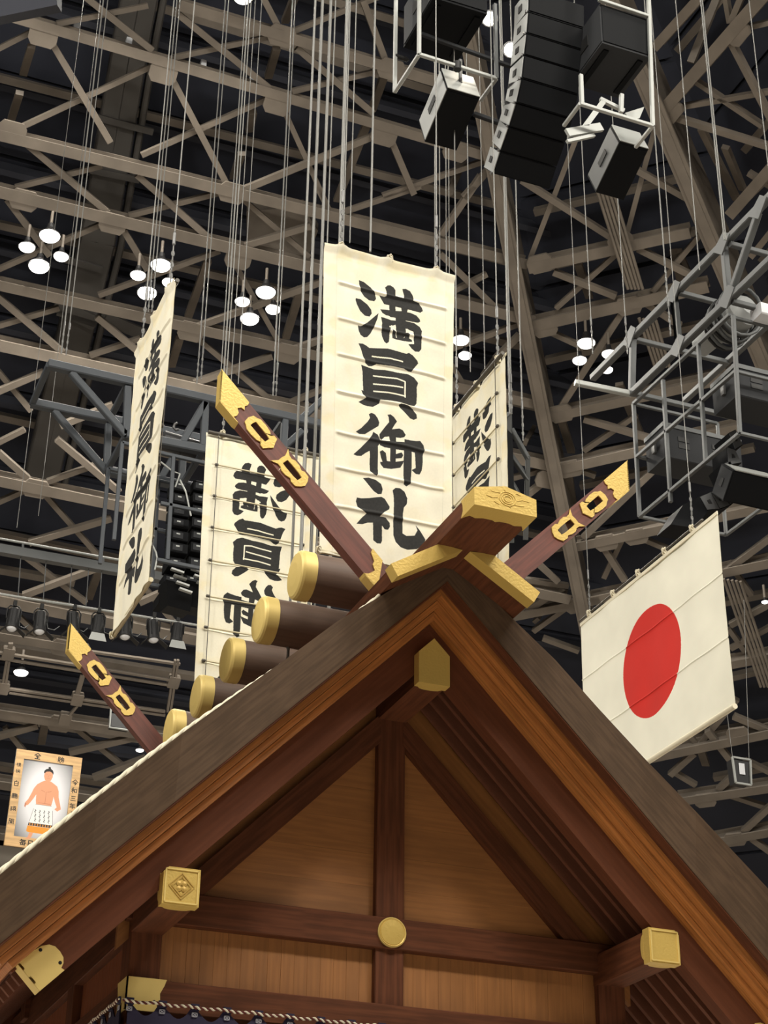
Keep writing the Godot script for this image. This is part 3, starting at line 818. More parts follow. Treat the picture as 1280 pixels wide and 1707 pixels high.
func shrine_roof() -> void:
	var R := thing("suspended_roof", "hanging shrine-style wooden roof with gold fittings and a gable", "roof", "", V(0, -0.9, 3.45))
	for side in [-1.0, 1.0]:
		part("roof_slope", thatch(side), M.thatch, R, "thick grey-brown sloping roof layer")
		# three stepped mouldings under the roof edge, then the barge board
		var st := [[3.262, 3.184, -0.18, 3.41], [3.177, 3.096, -0.09, 3.33], [3.089, 2.998, 0.0, 3.25]]
		part("moulding_backing", rake(side, 3.262, 3.0, 3.2, 0.06, 0.4), M.beam, R)
		for m in st:
			part("edge_moulding", rake(side, m[0], m[1], m[3], m[2], m[2] + 0.42), M.orange, R, "light orange-brown stepped moulding")
			part("edge_moulding", rake(side, m[0], m[1], m[3], DM - m[2] - 0.42, DM - m[2]), M.orange, R)
			part("eave_moulding", eave(side, m[0], m[1], m[3] - 0.42, m[3], m[2] + 0.42, DM - m[2] - 0.42), M.orange, R)
		part("edge_lining", rake(side, 3.285, 3.262, 3.5, -0.332, 0.1), M.beam, R, "red-brown lining board under the roof edge")
		part("barge_board", rake(side, 2.995, 2.59, 3.15, 0.107, 0.27), M.barge, R, "red-brown barge board along the gable slope")
		part("barge_board", rake(side, 2.995, 2.59, 3.15, DM - 0.27, DM - 0.107), M.barge, R)
		# gold shoe at the foot of the barge board
		var o := Vector3(side, -K, 0).normalized()
		var nn := Vector3(side * K, 1, 0).normalized()
		var e0 := V(side * sx(2.59, 3.15), 2.59 - K * sx(2.59, 3.15), 0.107 - 0.014)
		var wv := 0.405 / sqrt(1 + K * K)
		var q := []
		for w in [[0.02, -0.01], [0.02, 1.02], [-0.13, 1.02], [-0.17, 1.0], [-0.23, 0.97], [-0.285, 0.86], [-0.315, 0.7], [-0.32, 0.5], [-0.31, 0.3], [-0.28, 0.17], [-0.24, 0.1], [-0.25, -0.01]]:
			q.append(e0 + o * w[0] + nn * (w[1] * wv))
		var shoe := MB.new().prism(q, Vector3(0, 0, -0.014), o, false)
		shoe.prism([e0, e0 + o * 0.02, e0 + o * 0.02 + nn * wv, e0 + nn * wv], Vector3(0, 0, -0.18), o)
		var sh := part("gold_shoe", shoe, M.gold_smooth, R, "gold plate with a rounded end on the barge board foot")
		for w in [[-0.2, 0.9], [-0.26, 0.24]]:
			part("stud", MB.new().lathe(e0 + o * w[0] + nn * (w[1] * wv) + Vector3(0, 0, 0.001), Vector3(0, 0, 1), [[0.016, 0.0], [0.012, 0.004], [0, 0.005]], 10), M.dark_hole, sh)
		# boarding under the roof, the row of rafters below it, and the fascia at their feet
		part("soffit_board", rake(side, 2.992, 2.965, 3.22, 0.2, DM - 0.2), M.rafter, R)
		for i in 28:
			var d := 0.375 + 0.225 * i
			part("rafter", rake(side, 2.965, 2.80, 3.19, d - 0.026, d + 0.026, 0.1), M.rafter, R)
		part("fascia", eave(side, 2.997, 2.965, 3.12, 3.22, 0.28, DM - 0.28), M.rafter, R)
		finial(side, 0.03, 0.13, R)
		finial(side, 6.75, 0.13, R)
		# sloping shoulder boards below the ridge cap with gold-bound ends
		var sb := [V(side * 0.30, 3.40, -0.78), V(side * 0.765, 3.10, -0.78), V(side * 0.71, 3.00, -0.78), V(side * 0.06, 3.405, -0.78)]
		part("shoulder_board", MB.new().prism(sb, Vector3(0, 0, -(DM + 1.56)), Vector3.FORWARD), M.beam, R, "dark board sloping away under the ridge cap")
		for dd in [-0.795, DM + 0.64]:
			var gb := []
			for p in [[0.285, 3.42], [0.785, 3.105], [0.715, 2.985], [0.04, 3.40]]:
				gb.append(V(side * p[0], p[1], dd))
			part("gold_binding", MB.new().prism(gb, Vector3(0, 0, -0.155), Vector3.RIGHT), M.gold, R, "gold binding on the end of the shoulder board")
	# ridge cap: low pitched top, gold sleeves at both ends
	var cap := [V(-0.312, 3.41, -1.6), V(-0.312, 3.58, -1.6), V(0, 3.655, -1.6), V(0.312, 3.58, -1.6), V(0.312, 3.41, -1.6)]
	part("ridge_cap", MB.new().prism(cap, Vector3(0, 0, -(DM + 3.2)), Vector3.FORWARD), M.beam, R, "dark ridge beam with a low pitched top")
	for e in [0, 1]:
		var sg := 1.0 if e == 0 else -1.0
		var d0 := -1.68 if e == 0 else DM + 1.68
		var P := []
		for p in [[-0.32, 3.402], [-0.32, 3.586], [0.0, 3.663], [0.32, 3.586], [0.32, 3.402]]:
			P.append(V(p[0], p[1], d0))
		var g := MB.new().prism(P, Vector3(0, 0, -sg * 0.22), Vector3.RIGHT)
		# cusped skirts on the underside and the sides
		var un := [V(-0.32, 3.401, d0 + sg * 0.2), V(-0.32, 3.401, d0 + sg * 0.30)]
		for k in 9:
			var u := -0.27 + 0.54 * k / 8.0
			un.append(V(u, 3.401, d0 + sg * (0.27 - 0.05 * absf(sin(u / 0.27 * PI * 1.5)) - 0.03 * (1.0 - absf(u / 0.27)))))
		un.append(V(0.32, 3.401, d0 + sg * 0.30)); un.append(V(0.32, 3.401, d0 + sg * 0.2))
		g.prism(un, Vector3(0, 0.012, 0), Vector3.RIGHT, false)
		for side in [-1.0, 1.0]:
			g.prism([V(side * 0.321, 3.402, d0 + sg * 0.2), V(side * 0.321, 3.402, d0 + sg * 0.30), V(side * 0.321, 3.46, d0 + sg * 0.26), V(side * 0.321, 3.52, d0 + sg * 0.265), V(side * 0.321, 3.585, d0 + sg * 0.30), V(side * 0.321, 3.585, d0 + sg * 0.2)], Vector3(-side * 0.01, 0, 0), Vector3.FORWARD, false)
		var gs := part("gold_sleeve", g, M.gold, R, "gold pentagon end of the ridge beam")
		if e == 0:
			var ring := MB.new()
			for r in [0.035, 0.06, 0.085]:
				var circ := []
				for k in 19:
					circ.append(V(0.02 + cos(TAU * k / 18.0) * r, 3.53 + sin(TAU * k / 18.0) * r * 0.85, -1.682))
				ring.tube(circ, 0.004, 5)
			for k in 8:
				var a := TAU * k / 8.0
				ring.tube([V(0.02 + cos(a) * 0.1, 3.53 + sin(a) * 0.07, -1.682), V(0.02 + cos(a + 0.2) * 0.16, 3.53 + sin(a + 0.2) * 0.09, -1.682), V(0.02 + cos(a + 0.1) * 0.22, 3.535 + sin(a + 0.1) * 0.075, -1.682)], 0.003, 5)
			part("engraving", ring, M.gold, gs, "engraved chrysanthemum rings")
	# five billets laid across the ridge, gold discs on their ends
	for i in 5:
		var d := 1.05 + 1.203 * i
		var r := 0.2587
		var b := part("ridge_billet", MB.new().lathe(V(-1.0, 3.757, d), Vector3.RIGHT, [[r * 0.985, 0.0], [r * 1.0, 0.5], [r * 1.0, 1.5], [r * 0.985, 2.0]], 28, true), M.log, R, "round brown log across the ridge")
		for side in [-1.0, 1.0]:
			part("gold_disc", MB.new().lathe(V(side * 0.96, 3.757, d), Vector3(side, 0, 0), [[r * 1.02, 0.0], [r * 1.03, 0.13], [r * 0.985, 0.155], [r * 0.9, 0.17], [r * 0.5, 0.185], [0.0, 0.19]], 28), M.gold_smooth, b)
	# purlins with gold caps
	for e in [[-2.4, 0.0, -1.0, true], [2.4, 0.0, 1.0, false]]:
		var pu := part("purlin", MB.new().box(V(e[0] - 0.152, -0.152, DM), V(e[0] + 0.152, 0.152, 0.0), Vector3.FORWARD, 0.006), M.beam, R, "square purlin carrying the slope")
		gold_box(pu, e[0], e[1], 0.152, e[2], e[3])
	var rp := [V(-0.152, 2.317, 0), V(0.152, 2.317, 0), V(0.152, 2.62, 0), V(0, 2.775, 0), V(-0.152, 2.62, 0)]
	var rpu := part("ridge_purlin", MB.new().prism(rp, Vector3(0, 0, -DM), Vector3.FORWARD), M.beam, R, "purlin under the apex")
	var gp := []
	for p in [[-0.165, 2.304], [0.165, 2.304], [0.165, 2.627], [0, 2.793], [-0.165, 2.627]]:
		gp.append(V(p[0], p[1], -0.014))
	var gm := MB.new().prism(gp, Vector3(0, 0, -0.12), Vector3.RIGHT)
	var sk := []
	for k in 9:
		var s := -0.8 + 1.6 * k / 8.0
		sk.append(V(0.165 * s, 2.303, 0.10 + 0.055 * sqrt(maxf(0.0, 1.0 - pow(s / 0.8, 2)))))
	gm.prism(sk, Vector3(0, 0.012, 0), Vector3.RIGHT)
	part("gold_cap", gm, M.gold, rpu, "gold house-shaped cap")
	gable_wall(R)

func gable_wall(R: Node3D) -> void:
	for far in [false, true]:
		var w := func(d: float) -> float: return DM - d if far else d
		var pos := func(x: float, y: float, d: float) -> Vector3: return V(x, y, DM - d if far else d)
		part("king_post", MB.new().box(pos.call(-0.1485, -1.6, 1.075), pos.call(0.1485, 2.35, 1.3), Vector3.UP, 0.008), M.beam, R, "dark central post of the gable")
		part("tie_beam", MB.new().box(pos.call(-2.6, -0.038, 1.045), pos.call(2.6, 0.263, 1.3), Vector3.RIGHT, 0.008), M.beam, R, "dark tie beam across the gable")
		part("lower_beam", MB.new().box(pos.call(-2.56, -0.86, 1.0), pos.call(2.56, -0.578, 1.3), Vector3.RIGHT, 0.008), M.beam, R, "dark lower beam across the gable")
		for side in [-1.0, 1.0]:
			part("corner_post", MB.new().box(pos.call(side * 2.257, -1.6, 1.06), pos.call(side * 2.551, 0.0, 1.36), Vector3.UP, 0.008), M.beam, R)
			part("gable_strut", MB.new().prism([pos.call(side * 0.12, 2.50 - K * 0.12, 1.07), pos.call(side * 2.4, 2.50 - K * 2.4, 1.07), pos.call(side * 2.15, 2.19 - K * 2.15, 1.07), pos.call(side * 0.12, 2.19 - K * 0.12, 1.07)], pos.call(0, 0, 1.3) - pos.call(0, 0, 1.07), Vector3(side, -K, 0).normalized()), M.beam, R, "dark diagonal strut on the gable wall")
			if far:
				part("wall_panel", MB.new().prism([pos.call(side * 0.1, -1.6, 1.16), pos.call(side * 2.5, -1.6, 1.16), pos.call(side * 2.5, 0.1, 1.16), pos.call(side * 0.1, 2.7, 1.16)], pos.call(0, 0, 1.22) - pos.call(0, 0, 1.16), Vector3.RIGHT), M.panel[0], R)
				continue
			# upright planks of the lower field
			for i in 16:
				var x0 := 0.1485 + i * 0.1318
				part("plank", MB.new().box(V(side * x0, -0.62, 1.155 + 0.001 * ((i * 7) % 3)), V(side * (x0 + 0.1312), 0.0, 1.2), Vector3.UP, 0.0015), M.panel[(i * 5 + (1 if side > 0 else 0)) % 4], R)
			part("plank_backing", MB.new().box(V(side * 0.14, -1.6, 1.205), V(side * 2.3, 0.05, 1.24)), M.beam, R)
			# level boards of the triangular field, cut to the strut
			for i in 7:
				var y0 := 0.25 + i * 0.33
				var y1 := y0 + 0.3285
				var xa := (2.34 - y0) / K
				var xb := maxf((2.34 - y1) / K, 0.1)
				if xa < 0.16: continue
				part("wall_board", MB.new().prism([V(side * 0.12, y0, 1.16 + 0.001 * (i % 2)), V(side * xa, y0, 1.16 + 0.001 * (i % 2)), V(side * maxf(xb, 0.121), minf(y1, 2.34), 1.16 + 0.001 * (i % 2)), V(side * 0.12, minf(y1, 2.34), 1.16 + 0.001 * (i % 2))], Vector3(0, 0, -0.04), Vector3.RIGHT), M.panel[(i * 3 + (2 if side > 0 else 0)) % 4], R)
			part("upper_board", MB.new().prism([V(side * 0.12, 2.40 - K * 0.12, 1.15), V(side * 2.66, 2.40 - K * 2.66, 1.15), V(side * 2.66, 2.86 - K * 2.66, 1.15), V(side * 0.12, 2.86 - K * 0.12, 1.15)], Vector3(0, 0, -0.06), Vector3(side, -K, 0).normalized()), M.panel[1], R)
	var dsc := part("gold_medallion", MB.new().lathe(V(0.005, 0.118, 1.045), Vector3(0, 0, 1), [[0.138, 0.0], [0.142, 0.02], [0.135, 0.03], [0.125, 0.024], [0.12, 0.03], [0.06, 0.036], [0.0, 0.038]], 32), M.gold, R, "round gold medallion on the tie beam")
	part("rim", MB.new().lathe(V(0.005, 0.118, 1.045), Vector3(0, 0, 1), [[0.146, 0.0], [0.146, 0.022], [0.135, 0.022]], 32), M.gold_smooth, dsc)
	# side walls under the eaves
	for side in [-1.0, 1.0]:
		part("side_beam", MB.new().box(V(side * 2.56, -0.86, 1.3), V(side * 2.3, -0.578, 5.6), Vector3.FORWARD, 0.008), M.beam, R)
		part("side_plate", MB.new().box(V(side * 2.53, -0.02, 1.3), V(side * 2.3, 0.2, 5.6), Vector3.FORWARD), M.beam, R)
		for d in [3.45, 5.55]:
			part("side_post", MB.new().box(V(side * 2.551, -1.6, d - 0.14), V(side * 2.3, 0.0, d + 0.14), Vector3.UP, 0.008), M.beam, R)
		for i in 30:
			var d0 := 1.36 + i * 0.14
			part("side_plank", MB.new().box(V(side * 2.46, -1.6, d0), V(side * 2.42, -0.01, d0 + 0.136), Vector3.UP, 0.003), M.side_panel, R)
		# gold angle plates where the lower beams meet at the corner
		var g := MB.new()
		var q := []
		for p in [[2.575, -0.572], [2.205, -0.572], [2.225, -0.63], [2.26, -0.70], [2.255, -0.76], [2.285, -0.80], [2.27, -0.865], [2.575, -0.865]]:
			q.append(V(side * p[0], p[1], 0.985))
		g.prism(q, Vector3(0, 0, -0.016), Vector3.RIGHT, false)
		g.prism([V(side * 2.575, -0.572, 0.985), V(side * 2.575, -0.572, 1.32), V(side * 2.575, -0.70, 1.28), V(side * 2.575, -0.865, 1.3), V(side * 2.575, -0.865, 0.985)], Vector3(-side * 0.015, 0, 0), Vector3.FORWARD, false)
		var ga := part("gold_angle", g, M.gold_smooth, R, "gold angle plate on the beam corner")
		part("stud", MB.new().lathe(V(side * 2.31, -0.775, 0.984), Vector3(0, 0, 1), [[0.014, 0.0], [0.01, 0.004], [0, 0.005]], 10), M.dark_hole, ga)
	# white rope laid along the edge of the roof, three strands
	# (a thing of its own, it only rests on the roof)
	var rope := thing("edge_rope", "white twisted rope lying along the sloping edge of the hanging roof", "rope", "", V(-4.0, 0, -0.4))
	for k in 3:
		var p := []
		for i in 241:
			var s := i / 240.0
			var x := lerpf(0.72, 4.45, s)
			var c := lerpf(3.70, 3.91, smoothstep(0.0, 0.62, s)) - 0.02 * smoothstep(0.7, 1.0, s)
			var dd := lerpf(-0.35, -0.52, smoothstep(0.4, 1.0, s))
			var g := s * 80.0 + TAU * k / 3.0
			var rr := 0.017
			p.append(V(-x, c - K * x + 0.006 + 0.008 * s + sin(g) * rr, dd + 0.03 + cos(g) * rr))
		part("strand", MB.new().tube(p, 0.019, 6), M.rope, rope)

# ---------------------------------------------------------------- purple curtain and its striped rope
func curtain() -> void:
	var t := thing("purple_curtain", "dark purple hanging curtain with small white emblems under the gable beam", "curtain", "", V(0, -2.0, 0.9))
	var step := 0.302
	# front run: scalloped top between the tabs
	for run in 2:
		var b := MB.new()
		var n := 17 if run == 0 else 13
		for i in n:
			var a := -2.56 + i * step
			for k in 10:
				var s0 := a + step * k / 10.0
				var s1 := a + step * (k + 1) / 10.0
				var top := func(s: float) -> float:
					var f := fposmod(s + 2.56 - 0.01, step) / step
					return -0.825 if f < 0.14 or f > 0.86 else -0.845 - 0.075 * sin((f - 0.14) / 0.72 * PI)
				var P := []
				for e in [[s0, top.call(s0)], [s1, top.call(s1)], [s1, -1.9], [s0, -1.9]]:
					var wv := 0.025 * sin(e[0] * 21.0) * clampf((-0.85 - e[1]) * 2.0, 0.0, 1.0)
					P.append(V(e[0], e[1], 0.925 + wv) if run == 0 else V(-2.63 + wv, e[1], 0.93 + (e[0] + 2.56)))
				b.face([P[0], P[1], P[2], P[3]], Vector3(0, 0, 1) if run == 0 else Vector3(-1, 0, 0), Vector3.RIGHT)
				var back := Vector3(0, 0, -0.012) if run == 0 else Vector3(0.012, 0, 0)
				b.face([P[0] + back, P[1] + back, P[2] + back, P[3] + back], back, Vector3.RIGHT)
		part("cloth", b, M.purple, t, "dark purple cloth with a scalloped top")
		for i in n:
			var s := -2.56 + i * step + 0.01
			var c := V(s, -0.872, 0.915) if run == 0 else V(-2.642, -0.872, 0.93 + (s + 2.56))
			var u := Vector3(1, 0, 0) if run == 0 else Vector3(0, 0, 1)
			var e := MB.new()
			var nrm := Vector3(0, 0, 1) if run == 0 else Vector3(-1, 0, 0)
			for l in [[-1, -1, 1, -1], [1, -1, 1, 1], [1, 1, -1, 1], [-1, 1, -1, -1], [-1, -1, 1, 1], [-1, 1, 1, -1]]:
				e.bar(c + u * (l[0] * 0.024) + Vector3(0, l[1] * 0.017, 0), c + u * (l[2] * 0.024) + Vector3(0, l[3] * 0.017, 0), 0.006, 0.006, nrm)
			part("emblem", e, M.white_thread, t, "small white crossed square")
			part("tab", MB.new().bar(c + Vector3(0, 0.035, 0) - nrm * 0.0, c + Vector3(0, 0.095, 0) - nrm * 0.0, 0.075, 0.02, nrm), M.purple, t)
	var r := thing("striped_rope", "rope twisted from white and dark red strands along the curtain top", "rope", "", V(-2.6, -0.81, 0.9))
	for k in 2:
		for run in 2:
			var p := []
			for i in 701:
				var s := i / 700.0 * (5.1 if run == 0 else 3.9)
				var g := s * 95.0 + PI * k
				var sag := -0.012 * absf(sin((s - 0.0) / step * PI))
				p.append(V(-2.62 + s, -0.805 + sag + sin(g) * 0.0075, 0.895 + cos(g) * 0.0075) if run == 0 else V(-2.66 + cos(g) * 0.0075, -0.805 + sag + sin(g) * 0.0075, 0.9 + s))
			part("strand", MB.new().tube(p, 0.0095, 5), M.rope if k == 0 else M.rope_red, r)

# ---------------------------------------------------------------- banners
const BH := 4.08
const RODS := [0.125, 0.247, 0.367, 0.490, 0.622, 0.734, 0.852]
func banner_texture() -> ImageTexture:
	var w := 600
	var h := 1448
	var blot := noise_image(300, 362, 0.008, 77, 3)
	blot.resize(w, h, Image.INTERPOLATE_CUBIC)
	var weave := noise_image(300, 724, 0.12, 78, 2)
	weave.resize(w, h, Image.INTERPOLATE_BILINEAR)
	var im := Image.create(w, h, false, Image.FORMAT_RGB8)
	for y in h:
		for x in w:
			var g := 0.93 + 0.05 * blot.get_pixel(x, y).r + 0.02 * weave.get_pixel(x, y).r
			var e := x / float(w)
			if absf(e - 0.095) < 0.003 or absf(e - 0.932) < 0.003: g *= 0.955
			var st := smoothstep(0.52, 0.75, blot.get_pixel((x + 211) % w, (y * 2 + 77) % h).r) * (1.0 if e < 0.1 or e > 0.93 or y < 60 else 0.35)
			im.set_pixel(x, y, Color(0.945 * g, (0.925 - 0.02 * st) * g, (0.845 - 0.07 * st) * g))
	var ink := Image.create(w, h, false, Image.FORMAT_RGB8)
	for p in GLYPH:
		var q := []
		for i in range(0, p.size(), 2):
			q.append(Vector2(p[i] * 0.001 * w, p[i + 1] * 0.001 * h))
		fill_poly(ink, q, Color.WHITE)
	for p in GAPS:
		var q := []
		for i in range(0, p.size(), 2):
			q.append(Vector2(p[i] * 0.001 * w, p[i + 1] * 0.001 * h))
		stroke(ink, q, 7.0, Color.BLACK)
	for y in h:
		for x in w:
			if ink.get_pixel(x, y).r > 0.5:
				var k := 0.9 + 0.3 * weave.get_pixel(x, y).r
				im.set_pixel(x, y, Color(0.125 * k, 0.125 * k, 0.12 * k))
	return tex(im)
func hoist(p: Vector3, top: float, r: float, links: bool, label: String, group: String) -> void:
	var t := thing("hoist_cable", label, "cable", group, p)
	part("wire", MB.new().tube([p, Vector3(p.x, top, p.z)], r * 0.8, 6), M.wire, t)
	if links:
		for k in 6:
			var c := p + Vector3(0, 0.06 + 0.085 * k, 0)
			var ring := []
			for j in 9:
				var a := TAU * j / 8.0
				ring.append(c + (Vector3.RIGHT if k % 2 else Vector3.BACK) * cos(a) * 0.018 + Vector3.UP * sin(a) * 0.045)
			part("chain_link", MB.new().tube(ring, 0.007, 5), M.chain, t)
		part("turnbuckle", MB.new().lathe(p + Vector3(0, 0.6, 0), Vector3.UP, [[0.008, 0], [0.02, 0.03], [0.02, 0.2], [0.008, 0.23]], 8), M.chain, t)
func knot(o: Node3D, p: Vector3, s: float) -> void:
	var b := MB.new()
	for k in 3:
		var ring := []
		for j in 9:
			var a := TAU * j / 8.0
			ring.append(p + Vector3(cos(a) * s * 0.5, sin(a) * s, (k - 1) * s * 0.5) .rotated(Vector3.UP, k * 0.9) * 1.0 if false else p + Vector3(cos(a + k) * s * 0.6, sin(a) * s, sin(a + k * 1.7) * s * 0.6))
		b.tube(ring, s * 0.22, 5)
	part("tie", b, M.rope, o, "white tie knotted round the pole")
func banner(m: Material, top: Vector3, n: Vector3, w: float, h: float, taper: float, label: String, sd: float) -> void:
	var rt := (-n).cross(Vector3.UP)
	var t := thing("crowd_banner", label, "banner", "full house banners hanging round the roof", top - Vector3(0, h, 0))
	var ts := PackedFloat32Array()
	var rods := RODS
	for i in 97:
		ts.append(i / 96.0)
	for r in rods:
		for k in range(-4, 5):
			ts.append(r + k * 0.0021)
	ts.sort()
	var f := func(s: float, v: float) -> Vector3:
		var e := 0.0
		for r in rods:
			var x: float = (v - r) * h
			if s > 0.1 and s < 0.93:
				e += 0.014 * exp(-x * x / 0.00035) - 0.007 * exp(-(x - 0.045) * (x - 0.045) / 0.0006)
		e += 0.010 * sin(s * 9.0 + v * 5.0 + sd) + 0.004 * sin(s * 23.0 - v * 11.0 + sd * 2.0) * (0.4 + v) + 0.0022 * sin(v * 60.0 + s * 14.0 + sd)
		var gather := 0.0
		for g in [0.13, 0.48, 0.85]:
			gather += exp(-pow((s - g) / 0.035, 2)) * exp(-v * 30.0)
		e += 0.035 * gather
		e += 0.006 * sin(v * h * 6.0 + s * 30.0) * smoothstep(0.86, 1.0, v)
		if v < 0.02: e += 0.025
		return top + rt * ((s - 0.5) * w * (1.0 - taper * v)) + Vector3(0, -v * h + 0.012 * gather, 0) + n * e
	part("cloth", MB.new().sheet(f, 40, ts, 0.004), m, t, "cream cloth with four black brush characters")
	part("top_pole", MB.new().tube([top - rt * w * 0.49 - n * 0.03 - Vector3(0, 0.015, 0), top + rt * w * 0.49 - n * 0.03 - Vector3(0, 0.015, 0)], 0.028, 8), M.pole, t)
	part("bottom_pole", MB.new().tube([top - rt * w * 0.47 - n * 0.03 - Vector3(0, h - 0.03, 0), top + rt * w * 0.45 - n * 0.03 - Vector3(0, h - 0.03, 0)], 0.03, 8), M.bamboo, t)
	for r in rods:
		var c := top - Vector3(0, r * h, 0) - n * 0.028
		part("rod", MB.new().tube([c - rt * w * 0.37, c + rt * w * 0.40], 0.011, 6), M.bamboo, t)
		for e in [-0.37, 0.40]:
			part("rod_end", MB.new().lathe(c + rt * w * e, rt, [[0.0, -0.03], [0.022, -0.02], [0.022, 0.02], [0, 0.03]], 8), M.pole, t)
	for e in [-0.37, 0.40]:
		part("cord", MB.new().tube([top + rt * w * e - n * 0.045, top + rt * w * e * 0.95 - n * 0.045 - Vector3(0, h * 0.97, 0)], 0.006, 5), M.pole, t)
	for e in [-0.37, 0.0, 0.36]:
		knot(t, top + rt * w * e + Vector3(0, 0.02, 0), 0.05)
	knot(t, top - rt * w * 0.46 - Vector3(0, h - 0.02, 0), 0.04)
func banners() -> void:
	var m := mat(Color.WHITE, 0.85, 0, banner_texture(), Vector3(1, 1, 1))
	m.backlight_enabled = true
	m.backlight = Color(0.34, 0.33, 0.29)
	M.banner = m
	var list := [[V(0.0, 8.30, 1.31), Vector3(0, 0, 1), 1.69, "tall cream banner facing the seats, hanging straight behind the roof ridge"], [V(-2.28, 8.29, 3.54), Vector3(-1, 0, 0), 1.80, "cream banner turned aside so its writing looks squeezed, hanging from a sloping pole line"], [V(0.0, 8.32, 6.05), Vector3(0, 0, -1), 1.70, "cream banner seen from behind with mirrored writing, partly behind a finial beam"], [V(2.15, 8.34, 3.5), Vector3(1, 0, 0), 1.80, "cream banner seen from behind and aslant, partly behind the gold ridge end"]]
	for i in 4:
		var b: Array = list[i]
		banner(m, b[0], b[1], b[2], BH, 0.09, b[3], i * 1.7)
		var rt: Vector3 = (-b[1]).cross(Vector3.UP)
		for e in [-0.37, 0.36]:
			hoist(b[0] + rt * b[2] * e + Vector3(0, 0.05, 0), 44.0, 0.011, true, "chain and wire holding up one end of a cream banner", "banner hoist wires")

# ---------------------------------------------------------------- the flag
func flag() -> void:
	var X := 7.5
	var z0 := -10.664
	var z1 := -6.046
	var ty := 8.84 + YO
	var by := 5.57 + YO
	var im := Image.create(720, 512, false, Image.FORMAT_RGB8)
	var bl := noise_image(180, 128, 0.02, 91, 3)
	bl.resize(720, 512, Image.INTERPOLATE_CUBIC)
	var cy := (ty - (7.202 + YO)) / (ty - by)
	var cz := (-8.35 - z0) / (z1 - z0)
	for y in 512:
		for x in 720:
			var g := 0.96 + 0.04 * bl.get_pixel(x, y).r
			var dz: float = (x / 720.0 - cz) * (z1 - z0)
			var dy: float = (y / 512.0 - cy) * (ty - by)
			var rr := sqrt(dz * dz + dy * dy)
			im.set_pixel(x, y, Color(0.82 * g, 0.16 * g, 0.12 * g) if rr < 0.945 else Color(0.95 * g, 0.94 * g, 0.875 * g))
	var m := mat(Color.WHITE, 0.85, 0, tex(im), Vector3(1, 1, 1))
	m.backlight_enabled = true
	m.backlight = Color(0.3, 0.29, 0.26)
	var t := thing("sun_flag", "large white flag with a red disc hanging beside the roof", "flag", "", Vector3(X, by, -8.35))
	var ts := PackedFloat32Array()
	for i in 81: ts.append(i / 80.0)
	for r in [0.335, 0.665]:
		for k in range(-3, 4): ts.append(r + k * 0.0022)
	ts.sort()
	var f := func(s: float, v: float) -> Vector3:
		var e := 0.012 * sin(s * 7.0 + v * 3.0) + 0.006 * sin(s * 31.0 + v * 4.0)
		for r in [0.335, 0.665]:
			e += 0.016 * exp(-pow((v - r) / 0.003, 2))
		return Vector3(X - e, lerpf(ty, by, v), lerpf(z0, z1, s))
	part("cloth", MB.new().sheet(f, 48, ts, 0.004), m, t, "white cloth with a red disc")
	part("top_pole", MB.new().tube([Vector3(X, ty + 0.07, z0 - 0.05), Vector3(X, ty + 0.07, z1 - 0.45)], 0.018, 8), M.pole, t)
	part("bottom_bar", MB.new().tube([Vector3(X, by - 0.02, z0), Vector3(X, by - 0.02, z1)], 0.045, 10), M.rope, t, "white bar along the lower edge")
	part("hem", MB.new().bar(Vector3(X - 0.012, ty - 0.03, z0), Vector3(X - 0.012, ty - 0.03, z1), 0.02, 0.06), M.rope, t)
	for k in 5:
		knot(t, Vector3(X - 0.02, ty + 0.05, lerpf(z0 + 0.35, z1 - 0.75, k / 4.0)), 0.055)
	for z in [z0 + 0.35, z1 - 0.75]:
		hoist(Vector3(X, ty + 0.1, z), 40.0, 0.009, true, "thin wire with small chain links carrying the red disc flag", "flag hoist wires")

